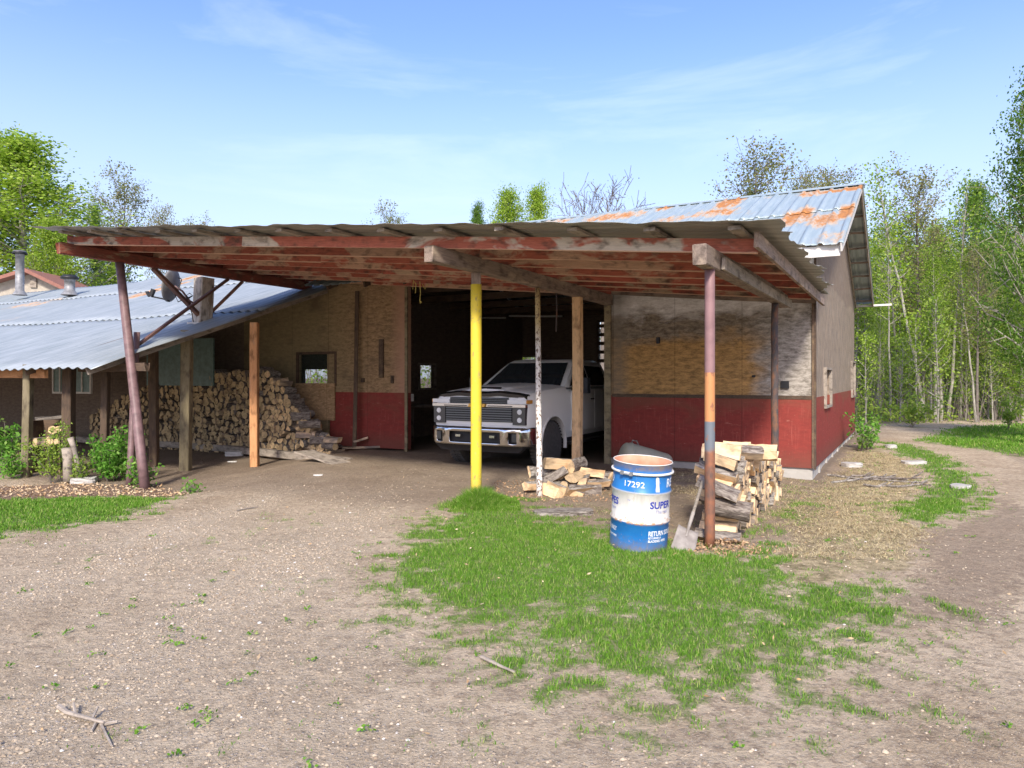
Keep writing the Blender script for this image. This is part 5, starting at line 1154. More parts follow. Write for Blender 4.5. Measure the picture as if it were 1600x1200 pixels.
def slab(name, px, py, sz, rz, m, label, cat, group=None, dz=.02):
    x, y = px2g(px, py, 0); g_ = gzf(x, y); x, y = px2g(px, py, g_); V = []
    rgl = random.Random(px); w, d, h = sz; b_ = bmesh.new(); bmesh.ops.create_cube(b_, size=1); bmesh.ops.subdivide_edges(b_, edges=b_.edges[:], cuts=3, use_grid_fill=True)
    for v in b_.verts:
        f = 1-.18*(abs(v.co.x)*2)**3*(abs(v.co.y)*2)**3
        v.co = Vector((v.co.x*w*f, v.co.y*d*f, v.co.z*h)) + Vector((rgl.uniform(-1, 1), rgl.uniform(-1, 1), rgl.uniform(-1, 1)))*min(sz)*.09
    V = [tuple(v.co) for v in b_.verts]; Fc = [tuple(v.index for v in f.verts) for f in b_.faces]; b_.free()
    o = mk(name, V, Fc, m, M=Matrix.Translation((x, y, gzf(x, y)+h/2-dz)) @ Matrix.Rotation(R(rz), 4, 'Z')); tag(o, label, cat, group); return o
slab('concrete_block', 366, 713, (.42, .2, .12), 5, MAT['white_trim'], 'small white block lying in the shade beside the orange shed post', 'block')
slab('paper_scrap', 363, 722, (.2, .1, .02), 5, MAT['white_trim'], 'flat white scrap lying just in front of the small white block', 'scrap', dz=0)
slab('paper_scrap', 497, 743, (.16, .08, .02), 10, MAT['white_trim'], 'thin white scrap lying alone on the driveway left of the truck', 'scrap', dz=0)
slab('flat_stone', 1331, 729, (.36, .3, .09), 10, MAT['concrete'], 'pale flat stone lying in dry grass nearest the garage foundation', 'stone')
slab('flat_stone', 1428, 724, (.46, .26, .07), 4, MAT['concrete'], 'long pale flat stone lying in the middle of the dry grass', 'stone')
slab('flat_stone', 1501, 762, (.3, .25, .07), 30, MAT['concrete'], 'pale stone lying in green grass next to the curving dirt track', 'stone')
slab('field_stone', 131, 752, (.4, .25, .12), 15, MAT['concrete'], 'rounded grey stone in the planting bed beside the leafy bushes', 'stone')
slab('field_stone', 1392, 1105-480+75, (.25, .2, .1), 15, MAT['concrete'], 'small stone at the edge of grass where the track bends', 'stone')
o = slab('bark_heap', 880, 803, (.75, .30, .07), 8, MAT['bark'], 'dark heap of bark crumbs in the grass left of the drum', 'bark')
pa = Vector((*px2g(474, 708, .12), .16)); pb = Vector((*px2g(535, 727, -.03), .0)); o = board('plank_ramp', pa, pb, .45, .035, MAT['grey_wood']); tag(o, 'short wide plank ramp leaning down from the sill beside the woodpile', 'plank')
for (x0, y0_, x1, y1_, Y_, lab) in ((553, 690, 575, 684, 17.0, 'pale thin stick standing propped against the red wall left of the doorway'), (535, 700, 612, 697, 17.0, 'long pale board lying along the foot of the red wall left of the doorway')):
    p0 = P(x0, y0_, Y_-.6); p1 = P(x1, y1_, Y_-.6); p0.z = max(p0.z, .03); p1.z = max(p1.z, .05); o = board('scrap_board', p0, p1, .07, .05, MAT['split_grey'] ); tag(o, lab, 'board')
# covered little crate of rounds in the shed
q = P(77, 660, 13.9); cz = empty('log_crate', (q.x, q.y, gzf(q.x, q.y)), 'low wooden crate with a pale plank lid in the shade at the far left', 'crate')
g_ = gzf(q.x, q.y)
board('lid', P(55, 655, 13.6), P(104, 650, 13.9), .55, .04, MAT['grey_wood'], cz)
mb = MB(); 
for sx in (-.30, .33): mb.box(q.x+sx-.02, q.x+sx+.02, q.y-.2, q.y+.25, g_, zat(657, q.y))
mb.box(q.x-.30, q.x+.33, q.y+.24, q.y+.27, g_, zat(657, q.y)); mb.build('frame', MAT['dark_post'], cz)
for i, (px, py) in enumerate(((56, 689), (66, 690), (76, 689), (87, 688), (98, 689), (90, 671), (101, 670), (79, 690))):
    c = P(px, py, 13.8); putlog(protos_old[5 if i % 2 else 3], c, (0.1*(i % 3-1), -1, 0), i*.9, 'round log end stacked under the plank lid of the low crate', 'rounds stacked in the low crate', .9)

# ------------------------------------------------------------------ sticks
def stick(name, pts_px, r0, label, forks=()):
    P3 = []
    for (px, py) in pts_px:
        x, y = px2g(px, py, 0); P3.append(Vector((x, y, gzf(x, y)+r0*.8+random.uniform(0, .012))))
    mb = MB().tube(P3, [r0*(1-.6*i/len(P3)) for i in range(len(P3))], 6)
    for fk in forks:
        Q = []
        for (px, py, up) in fk: x, y = px2g(px, py, 0); Q.append(Vector((x, y, gzf(x, y)+r0*.6+up)))
        mb.tube(Q, [r0*.6*(1-.6*i/len(Q)) for i in range(len(Q))], 5)
    o = mb.build(name, MAT['grey_wood']); tag(o, label, 'branch'); return o
stick('fallen_branch', [(92, 1107), (105, 1113), (120, 1120), (140, 1127), (163, 1133)], .014, 'dry forked branch lying on the gravel in the left foreground', [[(118, 1119, 0), (115, 1106, .03)], [(142, 1127, 0), (153, 1113, .03)], [(158, 1131, 0), (166, 1148, .0), (175, 1168, .0)], [(150, 1130, 0), (143, 1142, 0)], [(160, 1132, 0), (184, 1131, .01)]])
stick('fallen_branch', [(752, 1030), (766, 1039), (780, 1046), (804, 1058)], .013, 'short curved stick lying at the lower edge of the grass in mid foreground')
stick('fallen_branch', [(370, 800), (388, 797), (404, 796)], .012, 'thin brown stick lying on the driveway near the left lawn')
rg = random.Random(11)
for i, (a, b, lab) in enumerate((((1293, 738), (1450, 752), 'longest dead branch lying in the dry grass right of the garage corner'), ((1300, 746), (1400, 742), 'dead branch lying nearest the foundation in the brush line'), ((1330, 740), (1440, 745), 'thin dead branch lying across the others right of the garage'), ((1350, 752), (1455, 757), 'forked dead branch at the front of the brush line in dry grass'))):
    n_ = 6; pts = [(a[0]+(b[0]-a[0])*t/n_, a[1]+(b[1]-a[1])*t/n_+rg.uniform(-1.5, 1.5)) for t in range(n_+1)]
    fk = [[(pts[j][0], pts[j][1], 0), (pts[j][0]+rg.uniform(10, 22), pts[j][1]+rg.uniform(-5, 5), .04)] for j in (1, 2, 3, 4, 5)]
    o = stick('dead_branch', pts, .022, lab, fk); o.data.materials[0] = MAT['bark']

# ------------------------------------------------------------------ foliage materials
def leafmat(name, c1, c2, c3=None, trans=.5):
    k = M_(name, .6, 0, .25); i = k.island(); c = k.mix(i, c1, c2)
    if c3: c = k.mix(k.mr(k.ma('FRACT', k.ma('MULTIPLY', i, 7.31)), .8, .85), c, c3)
    c = k.mix(1.0, c, k.mix(k.rnd(), (.82, .85, .8), (1.15, 1.1, 1.05)), 'MULTIPLY')
    k.col(c); tl = k.node("ShaderNodeBsdfTranslucent"); k.link(c, tl.inputs[0]); ms = k.node("ShaderNodeMixShader"); ms.inputs[0].default_value = trans
    k.link(k.b.outputs[0], ms.inputs[1]); k.link(tl.outputs[0], ms.inputs[2]); k.link(ms.outputs[0], k.t.nodes['Material Output'].inputs[0]); return k.m
L_FRESH = leafmat('fresh_leaf', (.20, .34, .03), (.34, .49, .055), (.46, .57, .13))
L_MID = leafmat('mid_leaf', (.09, .20, .022), (.16, .29, .04), (.26, .36, .09))
L_BROWN = leafmat('olive_bud', (.20, .24, .07), (.32, .33, .12), (.36, .28, .15))
L_BUSH = leafmat('bush_leaf', (.12, .32, .04), (.20, .44, .06), (.32, .52, .12))
L_YEL = leafmat('yellow_green_leaf', (.28, .42, .06), (.40, .52, .10), (.18, .33, .05))
GRASS = leafmat('grass_blade', (.075, .205, .014), (.17, .34, .034), (.33, .40, .12), .3)
STRAW = leafmat('dry_blade', (.52, .42, .24), (.66, .56, .36), (.30, .21, .12), .2)
k = M_('pale_aspen_bark', .9, 0, .15); v = k.co(rnd=True); n = k.noise(k.co(scale=(2, 2, .7), rnd=True), 4, 6, .65); n2 = k.noise(k.co(scale=(1, 1, 6), rnd=True), 3, 4)
c = k.mix(k.mr(n, .35, .65), (.23, .21, .17), (.38, .36, .30)); c = k.mix(k.mr(n2, .62, .68, 0, .85), c, (.07, .06, .05)); k.col(c); BK_A = k.m
k = M_('dark_tree_bark', .95, 0, .1); n = k.noise(k.co(rnd=True), 5, 6, .7); k.col(k.mix(k.mr(n, .35, .65), (.12, .10, .085), (.22, .19, .165))); BK_D = k.m

class Tubes:
    def __init__(s): s.V = []; s.F = []; s.n = 0
    def add(s, pts, rad, seg):
        pts = np.asarray(pts, float); n = len(pts); d = np.gradient(pts, axis=0); d /= np.linalg.norm(d, axis=1)[:, None]+1e-9
        ref = np.where(np.abs(d[:, 2:3]) > .9, np.array([[1., 0, 0]]), np.array([[0, 0, 1.]])); u = np.cross(d, ref); u /= np.linalg.norm(u, axis=1)[:, None]+1e-9; w = np.cross(d, u)
        a = np.arange(seg)*2*np.pi/seg; rad = np.asarray(rad)[:, None, None]
        V = pts[:, None, :] + rad*(u[:, None, :]*np.cos(a)[None, :, None] + w[:, None, :]*np.sin(a)[None, :, None])
        i = np.arange(n-1)[:, None]*seg; j = np.arange(seg)[None, :]; j2 = (j+1) % seg
        Fc = np.stack([i+j, i+j2, i+seg+j2, i+seg+j], -1).reshape(-1, 4)+s.n
        s.V.append(V.reshape(-1, 3)); s.F.append(Fc); s.n += n*seg
def leaves(cent, size, r, aspect=.75, flat=0.0):
    """n leaf quads around the given centres"""
    n = len(cent); a = r.normal(size=(n, 3)); a[:, 2] *= (1-flat*.5); a /= np.linalg.norm(a, axis=1)[:, None]; b = r.normal(size=(n, 3)); b -= a*(a*b).sum(1)[:, None]; b /= np.linalg.norm(b, axis=1)[:, None]
    sz = size*r.uniform(.6, 1.35, n)[:, None]; a = a*sz*.5; b = b*sz*.5*aspect
    V = np.stack([cent-a, cent+b*.9, cent+a, cent-b*.9], 1).reshape(-1, 3); return V, np.arange(n*4).reshape(-1, 4)
def mesh_np(name, V, Fc, m, smooth=False):
    me = bpy.data.meshes.new(name); V = np.ascontiguousarray(V, np.float32); Fc = np.ascontiguousarray(Fc, np.int32)
    me.vertices.add(len(V)); me.vertices.foreach_set('co', V.ravel()); me.loops.add(Fc.size); me.loops.foreach_set('vertex_index', Fc.ravel())
    k_ = Fc.shape[1]; me.polygons.add(len(Fc)); me.polygons.foreach_set('loop_start', np.arange(0, Fc.size, k_, dtype=np.int32)); me.polygons.foreach_set('loop_total', np.full(len(Fc), k_, np.int32))
    me.materials.append(m); me.polygons.foreach_set('use_smooth', np.full(len(Fc), smooth)); me.update(calc_edges=True); return me
def gen_tree(seed, H=11, r0=.11, cb=.35, cr=1.8, nl=34, leafn=4200, lsize=.11, spread=.28, up=.9, lm=None, bark=None, lean=.03, shape='oval', twigs=5, stems=1, tmin=.004):
    r = np.random.default_rng(seed); T = Tubes(); cent = []
    for sidx in range(stems):
        hh = H*(1 if sidx == 0 else r.uniform(.75, .95)); n = 12; t = np.linspace(0, 1, n); la = r.uniform(0, 6.28); lq = lean*(1 if stems == 1 else 2.5)
        px = np.cumsum(r.normal(0, .012*hh/n*3, n))+t*hh*lq*np.cos(la); py = np.cumsum(r.normal(0, .012*hh/n*3, n))+t*hh*lq*np.sin(la)
        tr = np.stack([px, py, t*hh-.15], 1); T.add(tr, r0*(1-t*.93)**.9+.006, 8)
        for i in range(nl//stems):
            h = cb+(1-cb)*((i+.5)/(nl//stems))**.9; p = np.array([np.interp(h, t, tr[:, q]) for q in range(3)])
            u = (h-cb)/(1-cb)
            ext = cr*{'oval': (.45+.75*math.sin(math.pi*min(1, u*.9+.12)))*(1-u*.45), 'cone': (1.05-u*.85), 'vase': (.5+u*.7)*(1-.5*u**6), 'round': math.sqrt(max(.05, 1-(u*1.5-.6)**2))}[shape]*r.uniform(.65, 1.15)
            az = i*2.4+r.normal(0, .4); el = up*(.45+.7*u)+r.normal(0, .1)
            d = np.array([math.cos(az)*math.cos(el), math.sin(az)*math.cos(el), math.sin(el)]); m = 5; s = np.linspace(0, 1, m)[:, None]
            limb = p+d*ext*s + np.array([0, 0, .25*ext])*s**2 + r.normal(0, .035*ext, (m, 3))*s
            rl = r0*(1-h)*.42+.012; T.add(limb, rl*(1-s[:, 0]*.8), 4)
            for q in range(twigs):
                ss = r.uniform(.25, 1); bp_ = limb[0]+(limb[-1]-limb[0])*ss; td = d*.6+r.normal(0, .55, 3); td[2] += .25; td /= np.linalg.norm(td); tl_ = ext*r.uniform(.2, .45)
                tw = np.stack([bp_, bp_+td*tl_*.5+r.normal(0, .02, 3), bp_+td*tl_]); T.add(tw, np.array([max(tmin, rl*.35), max(tmin, rl*.22), tmin]), 3)
                cent.append(np.concatenate([tw[1:], [bp_]])); 
            cent.append(limb[2:])
    cent = np.concatenate(cent); out = [mesh_np('trunk', np.concatenate(T.V), np.concatenate(T.F), bark or BK_A, True)]
    if leafn:
        wt = r.random(len(cent))**3; wt /= wt.sum()
        c = cent[r.choice(len(cent), leafn, p=wt)]+r.normal(0, spread, (leafn, 3))*np.array([1, 1, .7]); V, Fc = leaves(c, lsize, r, .8); out.append(mesh_np('crown', V, Fc, lm or L_FRESH))
    return out
def place_tree(meshes, x, y, rz, sc, name, label, group=None, z=None, tilt=(0, 0)):
    e = empty(name, (x, y, gzf(x, y) if z is None else z), label, 'tree', group, rz); e.scale = (sc, sc, sc); e.rotation_euler = (tilt[0], tilt[1], rz)
    for nm, me in zip(('trunk', 'crown'), meshes): o = bpy.data.objects.new(nm, me); SC.collection.objects.link(o); o.parent = e
    return e
ASP = [gen_tree(100+i, H=11+.8*i, r0=.085+.01*i, cb=.30, cr=1.5, nl=36, leafn=4600, lsize=.105, spread=.30, lm=(L_FRESH, L_MID, L_FRESH, L_YEL)[i % 4], lean=.05) for i in range(5)]
SPARSE = [gen_tree(140+i, H=12, r0=.12, cb=.42, cr=2.1, nl=42, leafn=5200, lsize=.105, spread=.22, lm=L_BROWN, bark=BK_D, shape='vase', twigs=9, tmin=.008) for i in range(3)]
LEAFY = [gen_tree(160+i, H=12, r0=.15, cb=.16, cr=2.6, nl=80, leafn=26000, lsize=.10, spread=.27, lm=L_FRESH if i else L_MID, shape='oval', twigs=6) for i in range(3)]
SAP = [gen_tree(180+i, H=4.5, r0=.035, cb=.2, cr=.8, nl=18, leafn=650, lsize=.10, spread=.22, lm=(L_FRESH, L_YEL)[i], twigs=3) for i in range(2)]
BARE = gen_tree(200, H=10, r0=.14, cb=.35, cr=2.2, nl=36, leafn=260, lsize=.07, spread=.15, lm=L_BROWN, bark=BK_D, shape='vase', twigs=8, tmin=.014)
THIN = [gen_tree(210+i, H=9, r0=.06, cb=.55, cr=.9, nl=20, leafn=700, lsize=.10, spread=.22, lm=L_FRESH, lean=.07, twigs=4) for i in range(2)]
HT = {}
def tree_px(meshes, baseH, px, top, Y_, name, label, group=None, rz=None, wsc=1.0):
    if meshes[0].name not in HT: HT[meshes[0].name] = max(float(np.percentile([v.co.z for v in q.vertices], 99.6)) for q in meshes)
    baseH = HT[meshes[0].name]; H = zat(top, Y_); x = (px-800)/F*Y_; e = place_tree(meshes, x, Y_, rz if rz is not None else random.uniform(0, 6.28), H/baseH, name, label, group)
    e.scale = (H/baseH*wsc, H/baseH*wsc, H/baseH); return e
# trees one can point to
tree_px(LEAFY[1], 12.3, 48, 212, 36, 'poplar_tree', 'big dense bright green tree standing at the left edge of the view', wsc=1.95, rz=1)
tree_px(LEAFY[0], 12.3, -30, 222, 38, 'poplar_tree', 'dense green tree half cut off at the far left behind the cream house', wsc=1.5, rz=2)
tree_px(LEAFY[2], 12.3, 95, 345, 34, 'poplar_tree', 'lower bright green tree between the big left tree and the canopy corner', wsc=1.2, rz=4)
tree_px(SPARSE[0], 12.3, 188, 266, 44, 'poplar_tree', 'brownish half leafed tree rising above the left end of the canopy', wsc=1.0)
tree_px(SPARSE[2], 12.3, 152, 296, 48, 'poplar_tree', 'thin brown topped tree just left of the half leafed one over the canopy', wsc=.6)
tree_px(LEAFY[0], 12.3, 152, 322, 42, 'poplar_tree', 'narrow green tree seen right behind the upper left canopy corner', wsc=.35)
tree_px(LEAFY[1], 12.3, 178, 385, 40, 'poplar_tree', 'low green tree seen under the left canopy corner behind the zinc roof', wsc=.6)
tree_px(SPARSE[1], 12.3, 250, 318, 50, 'poplar_tree', 'sparse brown tree barely topping the canopy right of the half leafed one', wsc=.8)
tree_px(SPARSE[2], 12.3, 300, 334, 52, 'poplar_tree', 'low sparse tree top showing over the canopy farther right of the sparse brown one', wsc=.9)
tree_px(SPARSE[0], 12.3, 606, 322, 46, 'poplar_tree', 'small tuft of tree top alone over the middle of the canopy', wsc=.9)
tree_px(LEAFY[0], 12.3, 745, 318, 46, 'poplar_tree', 'small rounded green tree top over the left end of the garage ridge', wsc=.5)
tree_px(LEAFY[2], 12.3, 796, 300, 44, 'poplar_tree', 'bright green tree top left of the two standing over the garage ridge', wsc=.9)
tree_px(LEAFY[1], 12.3, 838, 290, 44, 'poplar_tree', 'tallest pointed green tree top over the garage ridge beside the bare trees', wsc=.75)
tree_px(BARE, 10.3, 915, 286, 42, 'bare_tree', 'bare branched tree over the garage roof, left one of the bare pair', wsc=.9)
tree_px(BARE, 10.3, 940, 272, 42, 'bare_tree', 'tallest bare tree standing over the garage ridge', wsc=1.0, rz=3)
tree_px(BARE, 10.3, 985, 310, 44, 'bare_tree', 'lowest bare twig top just over the garage ridge right of the bare pair', wsc=.6)
tree_px(SPARSE[1], 12.3, 1172, 222, 38, 'poplar_tree', 'wide spreading dark branched tree above the garage roof', wsc=1.3, rz=2)
tree_px(LEAFY[0], 12.3, 1178, 298, 40, 'poplar_tree', 'low green tree top right below the wide spreading tree above the roof', wsc=.5)
tree_px(SPARSE[2], 12.3, 1246, 258, 42, 'poplar_tree', 'narrow sparse tree between the spreading tree and the rusty roof corner', wsc=.7)
tree_px(SPARSE[0], 12.3, 1326, 256, 34, 'poplar_tree', 'broad brown olive tree top directly behind the rusty roof corner', wsc=1.15, rz=5)
tree_px(SPARSE[1], 12.3, 1290, 262, 37, 'poplar_tree', 'olive leafed tree top just left of the rusty roof corner', wsc=.9)
tree_px(SPARSE[2], 12.3, 1440, 248, 30, 'poplar_tree', 'tall forked tree with bare brown top in the wood right of the garage', wsc=1.2, rz=1.2)
tree_px(LEAFY[0], 12.3, 1518, 288, 32, 'poplar_tree', 'tall green leafed tree with full crown right of the tall forked tree', wsc=.75, rz=2.6)
e = tree_px(LEAFY[0], 12.3, 1622, 92, 17.5, 'poplar_tree', 'nearest tall olive leafed tree reaching in from the right edge', wsc=.85, rz=3.9)
tree_px(LEAFY[2], 12.3, 1655, 400, 19, 'poplar_tree', 'bright yellow green leafy tree at the right edge beside the track', wsc=1.5, rz=.4)
tree_px(LEAFY[1], 12.3, 1600, 440, 27, 'poplar_tree', 'dense lower green tree at the right edge behind the grass strip', wsc=1.2, rz=.9)
# the wood to the right: individual aspens, loosely spaced, thicker farther away
rw = random.Random(3); WOOD = 'slender aspen with pale trunk and fresh leaves in the wood beyond the dirt track'
nw = 0
for i in range(400):
    Y_ = rw.uniform(26.5, 47); px = rw.uniform(1325, 1680) if i % 4 else rw.uniform(1330, 1640)
    if nw >= 74: break
    x = (px-800)/F*Y_; a_, b_ = toab(x, Y_)
    if b_ < 12.5 and a_ > -1.2: continue
    typ = rw.random(); top = rw.uniform(325, 430) if Y_ > 31 else rw.uniform(370, 470)
    pr, bh = (rw.choice(ASP), 12.2) if typ < .55 else ((rw.choice(THIN), 9.2) if typ < .85 else (rw.choice(SPARSE), 12.3))
    tree_px(pr, bh, px, top, Y_, 'aspen_tree', WOOD, 'aspens in the wood beyond the track', wsc=rw.uniform(.85, 1.3)); nw += 1
for (px, Y_, tilt, th) in ((1447, 27.2, (.0, -.10), 10.5), (1482, 27.6, (0, .03), 9.5), (1412, 28.5, (0, -.14), 9), (1525, 26.6, (0, .0), 6.5), (1554, 28.3, (0, .06), 9.5), (1392, 27.5, (0, -.06), 7.0)):
    x = (px-800)/F*Y_; place_tree(THIN[px % 2], x, Y_, 0, th/9.2, 'aspen_tree', 'front row aspen trunk standing clear at the grassy edge of the wood', 'front row of aspens', tilt=tilt)
for i in range(46):
    Y_ = rw.uniform(25.8, 36); px = rw.uniform(1345, 1640); x = (px-800)/F*Y_
    place_tree(rw.choice(SAP), x, Y_, rw.uniform(0, 6), rw.uniform(.35, 1.15), 'sapling', 'small leafy sapling growing low among the aspen trunks', 'saplings under the aspens')
# trees behind the buildings, seen in gaps, through the rear windows
for i in range(30):
    Y_ = rw.uniform(34, 50); px = rw.uniform(500, 1330); x = (px-800)/F*Y_
    place_tree(rw.choice(ASP+SAP*2), x, Y_, rw.uniform(0, 6), rw.uniform(.3, .42), 'young_tree', 'young green tree standing in the field behind the garage', 'young trees behind the garage')
# undergrowth and the far wood as one mass
r2 = np.random.default_rng(8)
T = Tubes()
for i in range(3600):
    Y_ = r2.uniform(26.3, 60); px = r2.uniform(1300, 1780) if i % 3 else r2.uniform(-400, 1800)
    if px < 1300: Y_ = r2.uniform(52, 66)
    x = (px-800)/F*Y_; h = r2.uniform(.5, 2.6)*(1+(Y_ > 40)*1.5); z0 = gzf(x, Y_) if False else 0.0
    p = np.array([x, Y_, z0-.05]); d = np.array([r2.normal(0, .18), r2.normal(0, .18), 1.0]); T.add(np.stack([p, p+d*h*.5, p+d*h+r2.normal(0, .08, 3)]), np.array([.016, .010, .004])*(1+(Y_ > 40)*1.2), 3)
me = mesh_np('undergrowth_stems', np.concatenate(T.V), np.concatenate(T.F), BK_D); o = bpy.data.objects.new('undergrowth_stems', me); SC.collection.objects.link(o); tag(o, 'grey brown tangle of thin stems between the aspen trunks', 'undergrowth', kind='stuff')
n_ = 65000; Yq = r2.uniform(36, 64, n_); pq = np.where(r2.random(n_) < .72, r2.uniform(1290, 1900, n_), r2.uniform(-300, 1800, n_)); back = pq < 1290; Yq = np.where(back, r2.uniform(54, 68, n_), Yq)
xq = (pq-800)/F*Yq; hq = r2.uniform(0, 1, n_)**1.15*(6.0+4.5*fbm(xq*.35, Yq*.2, 77)); hq = np.where(back, hq*.5, hq)
V, Fc = leaves(np.stack([xq, Yq, hq], 1), .26, r2, .8); me = mesh_np('far_wood', V, Fc, L_FRESH); o = bpy.data.objects.new('far_wood', me); SC.collection.objects.link(o); tag(o, 'far mass of fresh green foliage deep in the wood', 'foliage', kind='stuff')
n_ = 16000; Yq = r2.uniform(25.6, 40, n_); pq = r2.uniform(1335, 1750, n_); xq = (pq-800)/F*Yq; hq = np.abs(r2.normal(0, .45, n_))+.03; keep = fbm(xq*.8, Yq*.5, 5) > .45; 
V, Fc = leaves(np.stack([xq, Yq, hq], 1)[keep], .12, r2, .8); me = mesh_np('undergrowth', V, Fc, L_YEL); o = bpy.data.objects.new('undergrowth', me); SC.collection.objects.link(o); tag(o, 'low yellow green leaves of the wood floor', 'undergrowth', kind='stuff')

# ------------------------------------------------------------------ shrubs of the planting bed
def gen_bush(seed, H, Rr, n, ls, lm, stems=9, spread=.06, skew=(0, 0)):
    r = np.random.default_rng(seed); T = Tubes(); cent = []
    for i in range(stems):
        az = r.uniform(0, 6.28); rr_ = Rr*r.uniform(.1, 1); h = H*r.uniform(.55, 1); s = np.linspace(0, 1, 7)[:, None]
        end = np.array([math.cos(az)*rr_+skew[0]*h, math.sin(az)*rr_+skew[1]*h, h]); st_ = s*end + np.array([0, 0, 1])*0 + r.normal(0, .02, (7, 3))*s; st_[:, :2] *= s**.6*.6+.4
        T.add(st_, .010*(1-s[:, 0]*.7), 4)
        for q in range(5):
            b_ = st_[r.integers(2, 7)]; d = r.normal(0, 1, 3); d[2] = abs(d[2])*.4; d /= np.linalg.norm(d); e_ = b_+d*Rr*.35; T.add(np.stack([b_, (b_+e_)/2, e_]), np.array([.004, .003, .002]), 3); cent += [e_, (b_+e_)/2, b_]
        cent += list(st_[2:])
    cent = np.array(cent); c = cent[r.integers(0, len(cent), n)]+r.normal(0, spread, (n, 3)); V, Fc = leaves(c, ls, r, .6)
    return [mesh_np('stems', np.concatenate(T.V), np.concatenate(T.F), BK_D), mesh_np('foliage', V, Fc, lm)]
def bush(px, py, H, Rr, n, ls, lm, seed, label, name='shrub', sk=(0, 0), stems=9):
    x, y = px2g(px, py, 0); x, y = px2g(px, py, gzf(x, y)); e = empty(name, (x, y, gzf(x, y)-.02), label, 'shrub')
    for nm, me in zip(('stems', 'foliage'), gen_bush(seed, H, Rr, n, ls, lm, stems, skew=sk)): o = bpy.data.objects.new(nm, me); SC.collection.objects.link(o); o.parent = e
bush(168, 750, .98, .42, 1500, .075, L_BUSH, 1, 'fullest bright green bush close to the reddish post in the bed', sk=(.25, 0))
bush(195, 748, .62, .30, 500, .08, L_BUSH, 11, 'leafy green shoot hugging the foot of the reddish post')
bush(80, 752, .95, .36, 1100, .055, L_YEL, 2, 'yellow green bush left of the weathered stump in the bed', sk=(-.1, 0))
bush(95, 750, 1.15, .12, 220, .055, L_YEL, 3, 'single tall yellow green shoot rising above the bush by the stump', stems=3)
bush(122, 752, .55, .3, 450, .055, L_YEL, 4, 'low yellow green growth around the foot of the weathered stump')
bush(18, 748, .50, .35, 600, .065, L_BUSH, 5, 'low leafy clump near the left edge of the bed')
bush(8, 735, 1.1, .55, 900, .085, L_BUSH, 6, 'tall broad leafed bush cut off by the left picture edge')
bush(222, 758, .42, .24, 300, .075, L_BUSH, 7, 'small leafy plant at the foot of the leaning mauve pole')
bush(298, 766, .16, .14, 120, .06, L_BUSH, 8, 'little green weed on the dirt right of the bed')
bush(1356, 702, .85, .42, 600, .085, L_BUSH, 9, 'leafy bush against the far end of the garage foundation')
bush(1346, 705, .5, .25, 160, .07, L_MID, 10, 'smaller bush nearest the foundation wall beside the leafy one')
bush(1425, 668, 1.1, 1.2, 900, .11, L_YEL, 12, 'round pale green shrub at the edge of the wood behind the track')
bush(1575, 672, 1.5, .7, 600, .11, L_YEL, 13, 'young pale shrub standing in the grass at the far right', stems=6)
# stumps of the dead bush
x, y = px2g(120, 748, -.12)
o = MB().tube([P(123, 752, y), P(120, 720, y+.02), P(116, 700, y), P(110, 684, y)], [.05, .045, .05, .055], 9); e = o.build('tree_stump', MAT['grey_wood'], smooth=True); tag(e, 'curved pale grey broken stem leaning left in the planting bed', 'stump')
o = MB().tube([P(108, 752, y), P(107, 722, y+.03), P(104, 700, y)], [.10, .09, .085], 9); e = o.build('tree_stump', MAT['grey_wood'], smooth=True); tag(e, 'short thick grey stump beside the curved stem in the bed', 'stump')

# ------------------------------------------------------------------ grass, straw, stones, leaves
def scatter(n, x0, x1, y0, y1, r): return r.uniform(x0, x1, n), r.uniform(y0, y1, n)
def blades(x, y, h, w, r, lean=.5):
    n = len(x); z = gz(x, y)-.006; az = r.uniform(0, 6.283, n); la = r.uniform(0, 6.283, n); L = lean*h*r.uniform(.1, 1.2, n)
    bx, by = np.cos(az)*w*.5, np.sin(az)*w*.5; tx, ty = np.cos(la)*L, np.sin(la)*L
    p0 = np.stack([x-bx, y-by, z], 1); p1 = np.stack([x+bx, y+by, z], 1); m0 = np.stack([x-bx*.7+tx*.35, y-by*.7+ty*.35, z+h*.55], 1); m1 = np.stack([x+bx*.7+tx*.35, y+by*.7+ty*.35, z+h*.55], 1); tp2 = np.stack([x+tx, y+ty, z+h*(1-.2*np.minimum(1, L/h))], 1)
    V = np.stack([p0, p1, m1, m0, tp2], 1).reshape(-1, 3); b = np.arange(n)*5
    Fc = np.concatenate([np.stack([b, b+1, b+2], 1), np.stack([b, b+2, b+3], 1), np.stack([b+3, b+2, b+4], 1)]); return V, Fc
r3 = np.random.default_rng(4)
def grow(n, box, fn, hfn, w, r, lean=.5):
    x, y = scatter(n, *box, r); m = masks(x, y); p = fn(m, x, y); kp = r.random(n) < p; x, y = x[kp], y[kp]; hh = hfn([q[kp] for q in m], x, y)*r.uniform(.4, 1.1, len(x))*(.6+.9*fbm(x*3.1, y*3.1, 71, 3)); return blades(x, y, hh, w*(1 if np.isscalar(w) else w), r, lean)
Vs, Fs, o_ = [], [], 0
tall = lambda x, y: 1+4.2*np.exp(-(((x+.52)/.36)**2+((y-9.3)/.36)**2)) + .9*np.exp(-(((x-1.8)/.5)**2+((y-7.0)/.5)**2)) + 1.2*np.exp(-(((x-2.75)/.35)**2+((y-7.4)/.5)**2))
